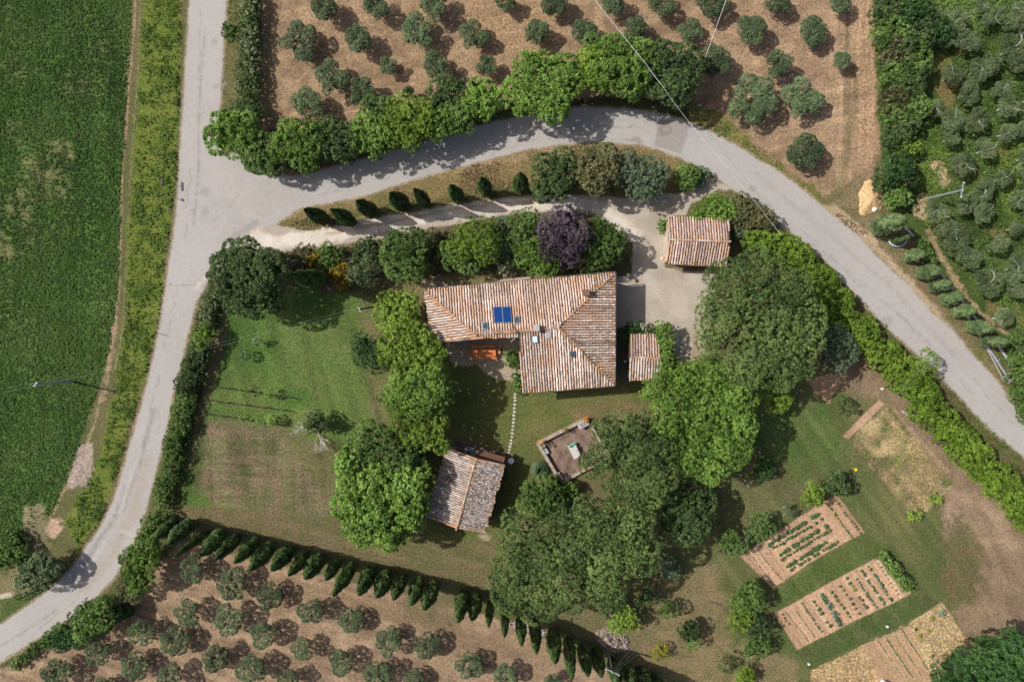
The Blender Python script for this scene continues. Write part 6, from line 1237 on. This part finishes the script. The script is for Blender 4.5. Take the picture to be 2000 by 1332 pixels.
for x, y, s, c, lab in ((1836, 1194, 1.7, 'vegblue', 'large bluish plant at the top of the straw bed'), (1819, 1206, 1.0, 'vegyel', 'yellowish plant below the large bluish one'), (1786, 1227, .9, 'veg', 'green plant at the left edge of the straw bed'), (1794, 1240, 1.1, 'vegyel', 'yellow-green plant below the left edge plant of the straw bed'), (1811, 1231, .9, 'vegyel', 'yellow-green plant in the middle of the straw bed'), (1866, 1270, 1.1, 'vegblue', 'green plant near the dark corner tree in the straw bed'), (1819, 1279, .8, 'veg', 'small green plant low in the straw bed'), (1829, 1290, .8, 'vegblue', 'small bluish plant at the bottom of the straw bed')):
    o = link('vegetable_plant', RG.choice(VR[c]), None, P(x, y, 0)); o.scale = (s, s, s); tag(o, lab, 'vegetable')
for x, y, lab in ((1825, 972, 'pale green leafy plant at the lower right of the weedy bed'), (1790, 1005, 'pale green leafy plant at the lower tip of the weedy bed')):
    T('shrub', lab, 'plant', [(x, y, 9), (x - 6, y + 4, 6)], .7, 'lime', 'sparse', trunk_r=.03, vbase=.7)
rng = np.random.default_rng(77); sp_ = []
for a, b, n, w_ in (((1466, 1082), (1512, 1144), 60, .04), ((1482, 1078), (1529, 1135), 60, .05), ((1534, 1192), (1579, 1253), 60, .06), ((1549, 1184), (1592, 1244), 60, .05), ((1713, 1248), (1768, 1328), 70, .04), ((1729, 1243), (1783, 1323), 240, .05), ((1745, 1236), (1799, 1318), 90, .05), ((1759, 1225), (1813, 1309), 220, .05)):
    A, B = P(*a, 0), P(*b, 0); t = rng.random(n); sp_.append(np.stack([A.x + (B.x - A.x) * t + rng.normal(0, w_, n), A.y + (B.y - A.y) * t + rng.normal(0, w_, n), np.full(n, .05)], 1))
c = np.concatenate(sp_); o = link('seedlings', leaf_mesh('seedlings', c, unit(rng.normal(size=c.shape) * .5 + [0, 0, 1]), rng.uniform(.04, .08, len(c)), .6, rng.random(len(c)), LM['veg'], rng)); tag(o, 'tiny seedlings sprouting in thin drilled rows of the beds', 'seedlings', kind='stuff')

# ------------------------------------------------------------------ grass and weeds (ground cover)
def cover(name, zones, dens, size, h, col, label, seed, blades=3, noisy=0.0, avoid=None):
    """zones: picture polygons; blades as small leaves standing in tufts"""
    rng = np.random.default_rng(seed); out = []
    for z in zones:
        q = np.array([P(a, b, 0)[:2] for a, b in z]); x0, y0 = q.min(0); x1, y1 = q.max(0); n = int((x1 - x0) * (y1 - y0) * dens)
        x = rng.uniform(x0, x1, n); y = rng.uniform(y0, y1, n); ins = np.zeros(n, bool)
        for i in range(len(q)):
            ax, ay = q[i]; bx, by = q[(i + 1) % len(q)]; ins ^= ((ay > y) != (by > y)) & (x < (bx - ax) * (y - ay) / (by - ay + 1e-12) + ax)
        x, y = x[ins], y[ins]
        if noisy: k = fbm(x + 70, y + 60, 2.5, seed, 3) > noisy; x, y = x[k], y[k]
        ix = np.clip(((x - NX0) / ST).astype(int), 0, nx - 1); iy = np.clip(((y - NY0) / ST).astype(int), 0, ny - 1); k = (ROADM[iy * nx + ix] < .3) & (GRM[iy * nx + ix] < .3); x, y = x[k], y[k]
        cr_ = CC[np.clip(((y - NY0) / ST).astype(int), 0, ny - 1) * nx + np.clip(((x - NX0) / ST).astype(int), 0, nx - 1), 0]; k = (rng.random(len(x)) > np.clip((cr_ - .070) * 20, 0, .85)) | (col == 'straw'); x, y = x[k], y[k]
        out.append(np.stack([x, y], 1))
    xy = np.concatenate(out); i = np.repeat(np.arange(len(xy)), blades); n = len(i); a = rng.uniform(0, 6.28, n); tl = fbm(xy[:, 0] + 70, xy[:, 1] + 60, 1.6, seed + 3, 3); hh = h * (rng.uniform(.5, 1.2, n)) * (.6 + .8 * tl[i])
    c = np.stack([xy[i, 0] + rng.normal(0, size * .5, n), xy[i, 1] + rng.normal(0, size * .5, n), hh * .55], 1); nn = unit(np.stack([np.cos(a), np.sin(a), rng.uniform(.7, 2.2, n)], 1))
    v = np.clip(.5 + (fbm(xy[:, 0] + 70, xy[:, 1] + 60, 4.0, seed + 9, 3)[i] - .5) * .9 + (fbm(xy[:, 0] + 70, xy[:, 1] + 160, 14.0, seed + 19, 2)[i] - .5) * .8 + rng.normal(0, .12, n), 0, 1)
    return tag(link(name, leaf_mesh(name, c, nn, size * rng.uniform(.6, 1.3, n), .45, v, LM[col], rng)), label, 'grass', kind='stuff')
cover('meadow_grass', [MEADOW], 34, .11, .22, 'mead', 'lush dark green grass of the left meadow', 801)
cover('verge_weeds', [VERGE], 60, .12, .45, 'weed', 'tall yellow-green weeds along the left verge of the west road', 802, noisy=.30)
GROVEZ = [(1712, 0), (2060, 0), (2060, 720), (1985, 640), (1900, 560), (1830, 470), (1760, 400), (1730, 300)]
cover('verge_greens', [VERGE], 22, .13, .40, 'mid', 'fresh green brambles among the yellow verge weeds', 822, noisy=.5)
cover('grove_undergrowth', [GROVEZ], 26, .14, .30, 'mid', 'rank green undergrowth between the wild olives', 803, noisy=.40)
cover('grove_weeds', [[(1790, 230), (1840, 250), (1860, 330), (1830, 400), (1870, 480), (1820, 470), (1790, 400), (1780, 300)], [(1940, 280), (2020, 280), (2020, 480), (1960, 430)]], 40, .12, .3, 'weed', 'bright weeds in the clearings of the wild grove', 804, noisy=.45)
cover('dry_grass', [[(508, -20), (1705, -20), (1718, 330), (1640, 390), (1460, 290), (1345, 235), (1200, 190), (900, 215), (600, 300), (505, 270)], [(0, 1290), (150, 1235), (320, 1075), (345, 1060), (950, 1200), (1180, 1300), (1200, 1345), (-20, 1345)]], 7, .07, .05, 'straw', 'dry cut grass and litter on the orchard soil', 805, blades=2)
cover('straw_stubble', [[(1582, 1311), (1691, 1257), (1740, 1345), (1590, 1345)], [(1775, 1218), (1839, 1176), (1901, 1266), (1880, 1300), (1820, 1320)], [(1660, 860), (1730, 792), (1860, 945), (1850, 960), (1778, 1008)]], 40, .08, .08, 'straw', 'straw coloured stubble and weeds on the fallow beds', 806, noisy=.42)
cover('bed_weeds', [[(1660, 860), (1730, 792), (1860, 945), (1850, 960), (1778, 1008)], [(1790, 1225), (1839, 1190), (1880, 1260), (1825, 1300)]], 26, .10, .15, 'weed', 'scattered green weeds on the fallow beds', 807, noisy=.50)
cover('bank_grass', [[(560, 440), (703, 388), (872, 336), (1034, 293), (1169, 281), (1257, 289), (1379, 336), (1350, 368), (1216, 382), (1031, 378), (905, 391), (723, 421), (642, 443)], [(1345, 243), (1400, 215), (1480, 285), (1600, 385), (1700, 460), (1660, 455), (1520, 334), (1453, 294)]], 34, .09, .22, 'straw', 'dry tall grass on the lane banks', 808, noisy=.5)
cover('bank_weeds', [[(560, 440), (703, 400), (905, 370), (1034, 350), (1216, 345), (1216, 382), (905, 391), (642, 443)], [(1345, 243), (1400, 225), (1480, 295), (1600, 390), (1660, 455), (1520, 334)], [(340, 990), (440, -10), (512, -10), (512, 260), (440, 300)], [(400, 590), (435, 600), (385, 800), (345, 1010), (300, 1040), (339, 765)], [(60, 1262), (150, 1205), (300, 1050), (345, 1010), (345, 1060), (270, 1150), (150, 1240), (0, 1300)], [(1400, 372), (1573, 477), (1838, 736), (2040, 935), (2040, 1000), (1800, 775), (1560, 505), (1420, 400)], [(480, 320), (800, 285), (1047, 225), (1216, 214), (1345, 238), (1340, 195), (1000, 200), (500, 280)], [(140, 1100), (245, 880), (330, 450), (345, 440), (250, 870), (142, 1108), (0, 1218), (0, 1180)]], 34, .10, .22, 'mid', 'green weeds and brambles along the roads and banks', 809, noisy=.48)
cover('garden_litter', [[(430, 490), (740, 470), (1130, 416), (1230, 450), (1235, 530), (829, 566), (740, 600), (430, 620)]], 34, .09, .15, 'mid', 'mixed low ground cover under the garden trees', 810, noisy=.45)
cover('lawn_tufts', [[(432, 590), (745, 585), (770, 850), (560, 1010), (345, 1000), (395, 800)], [(870, 710), (1250, 760), (1200, 830), (1130, 900), (1000, 1040), (840, 1040)], [(1380, 880), (1640, 750), (1850, 1000), (1900, 1180), (1690, 1255), (1560, 1290), (1400, 1250)]], 26, .055, .05, 'lawnb', 'short mown lawn grass around the houses', 811, blades=2)
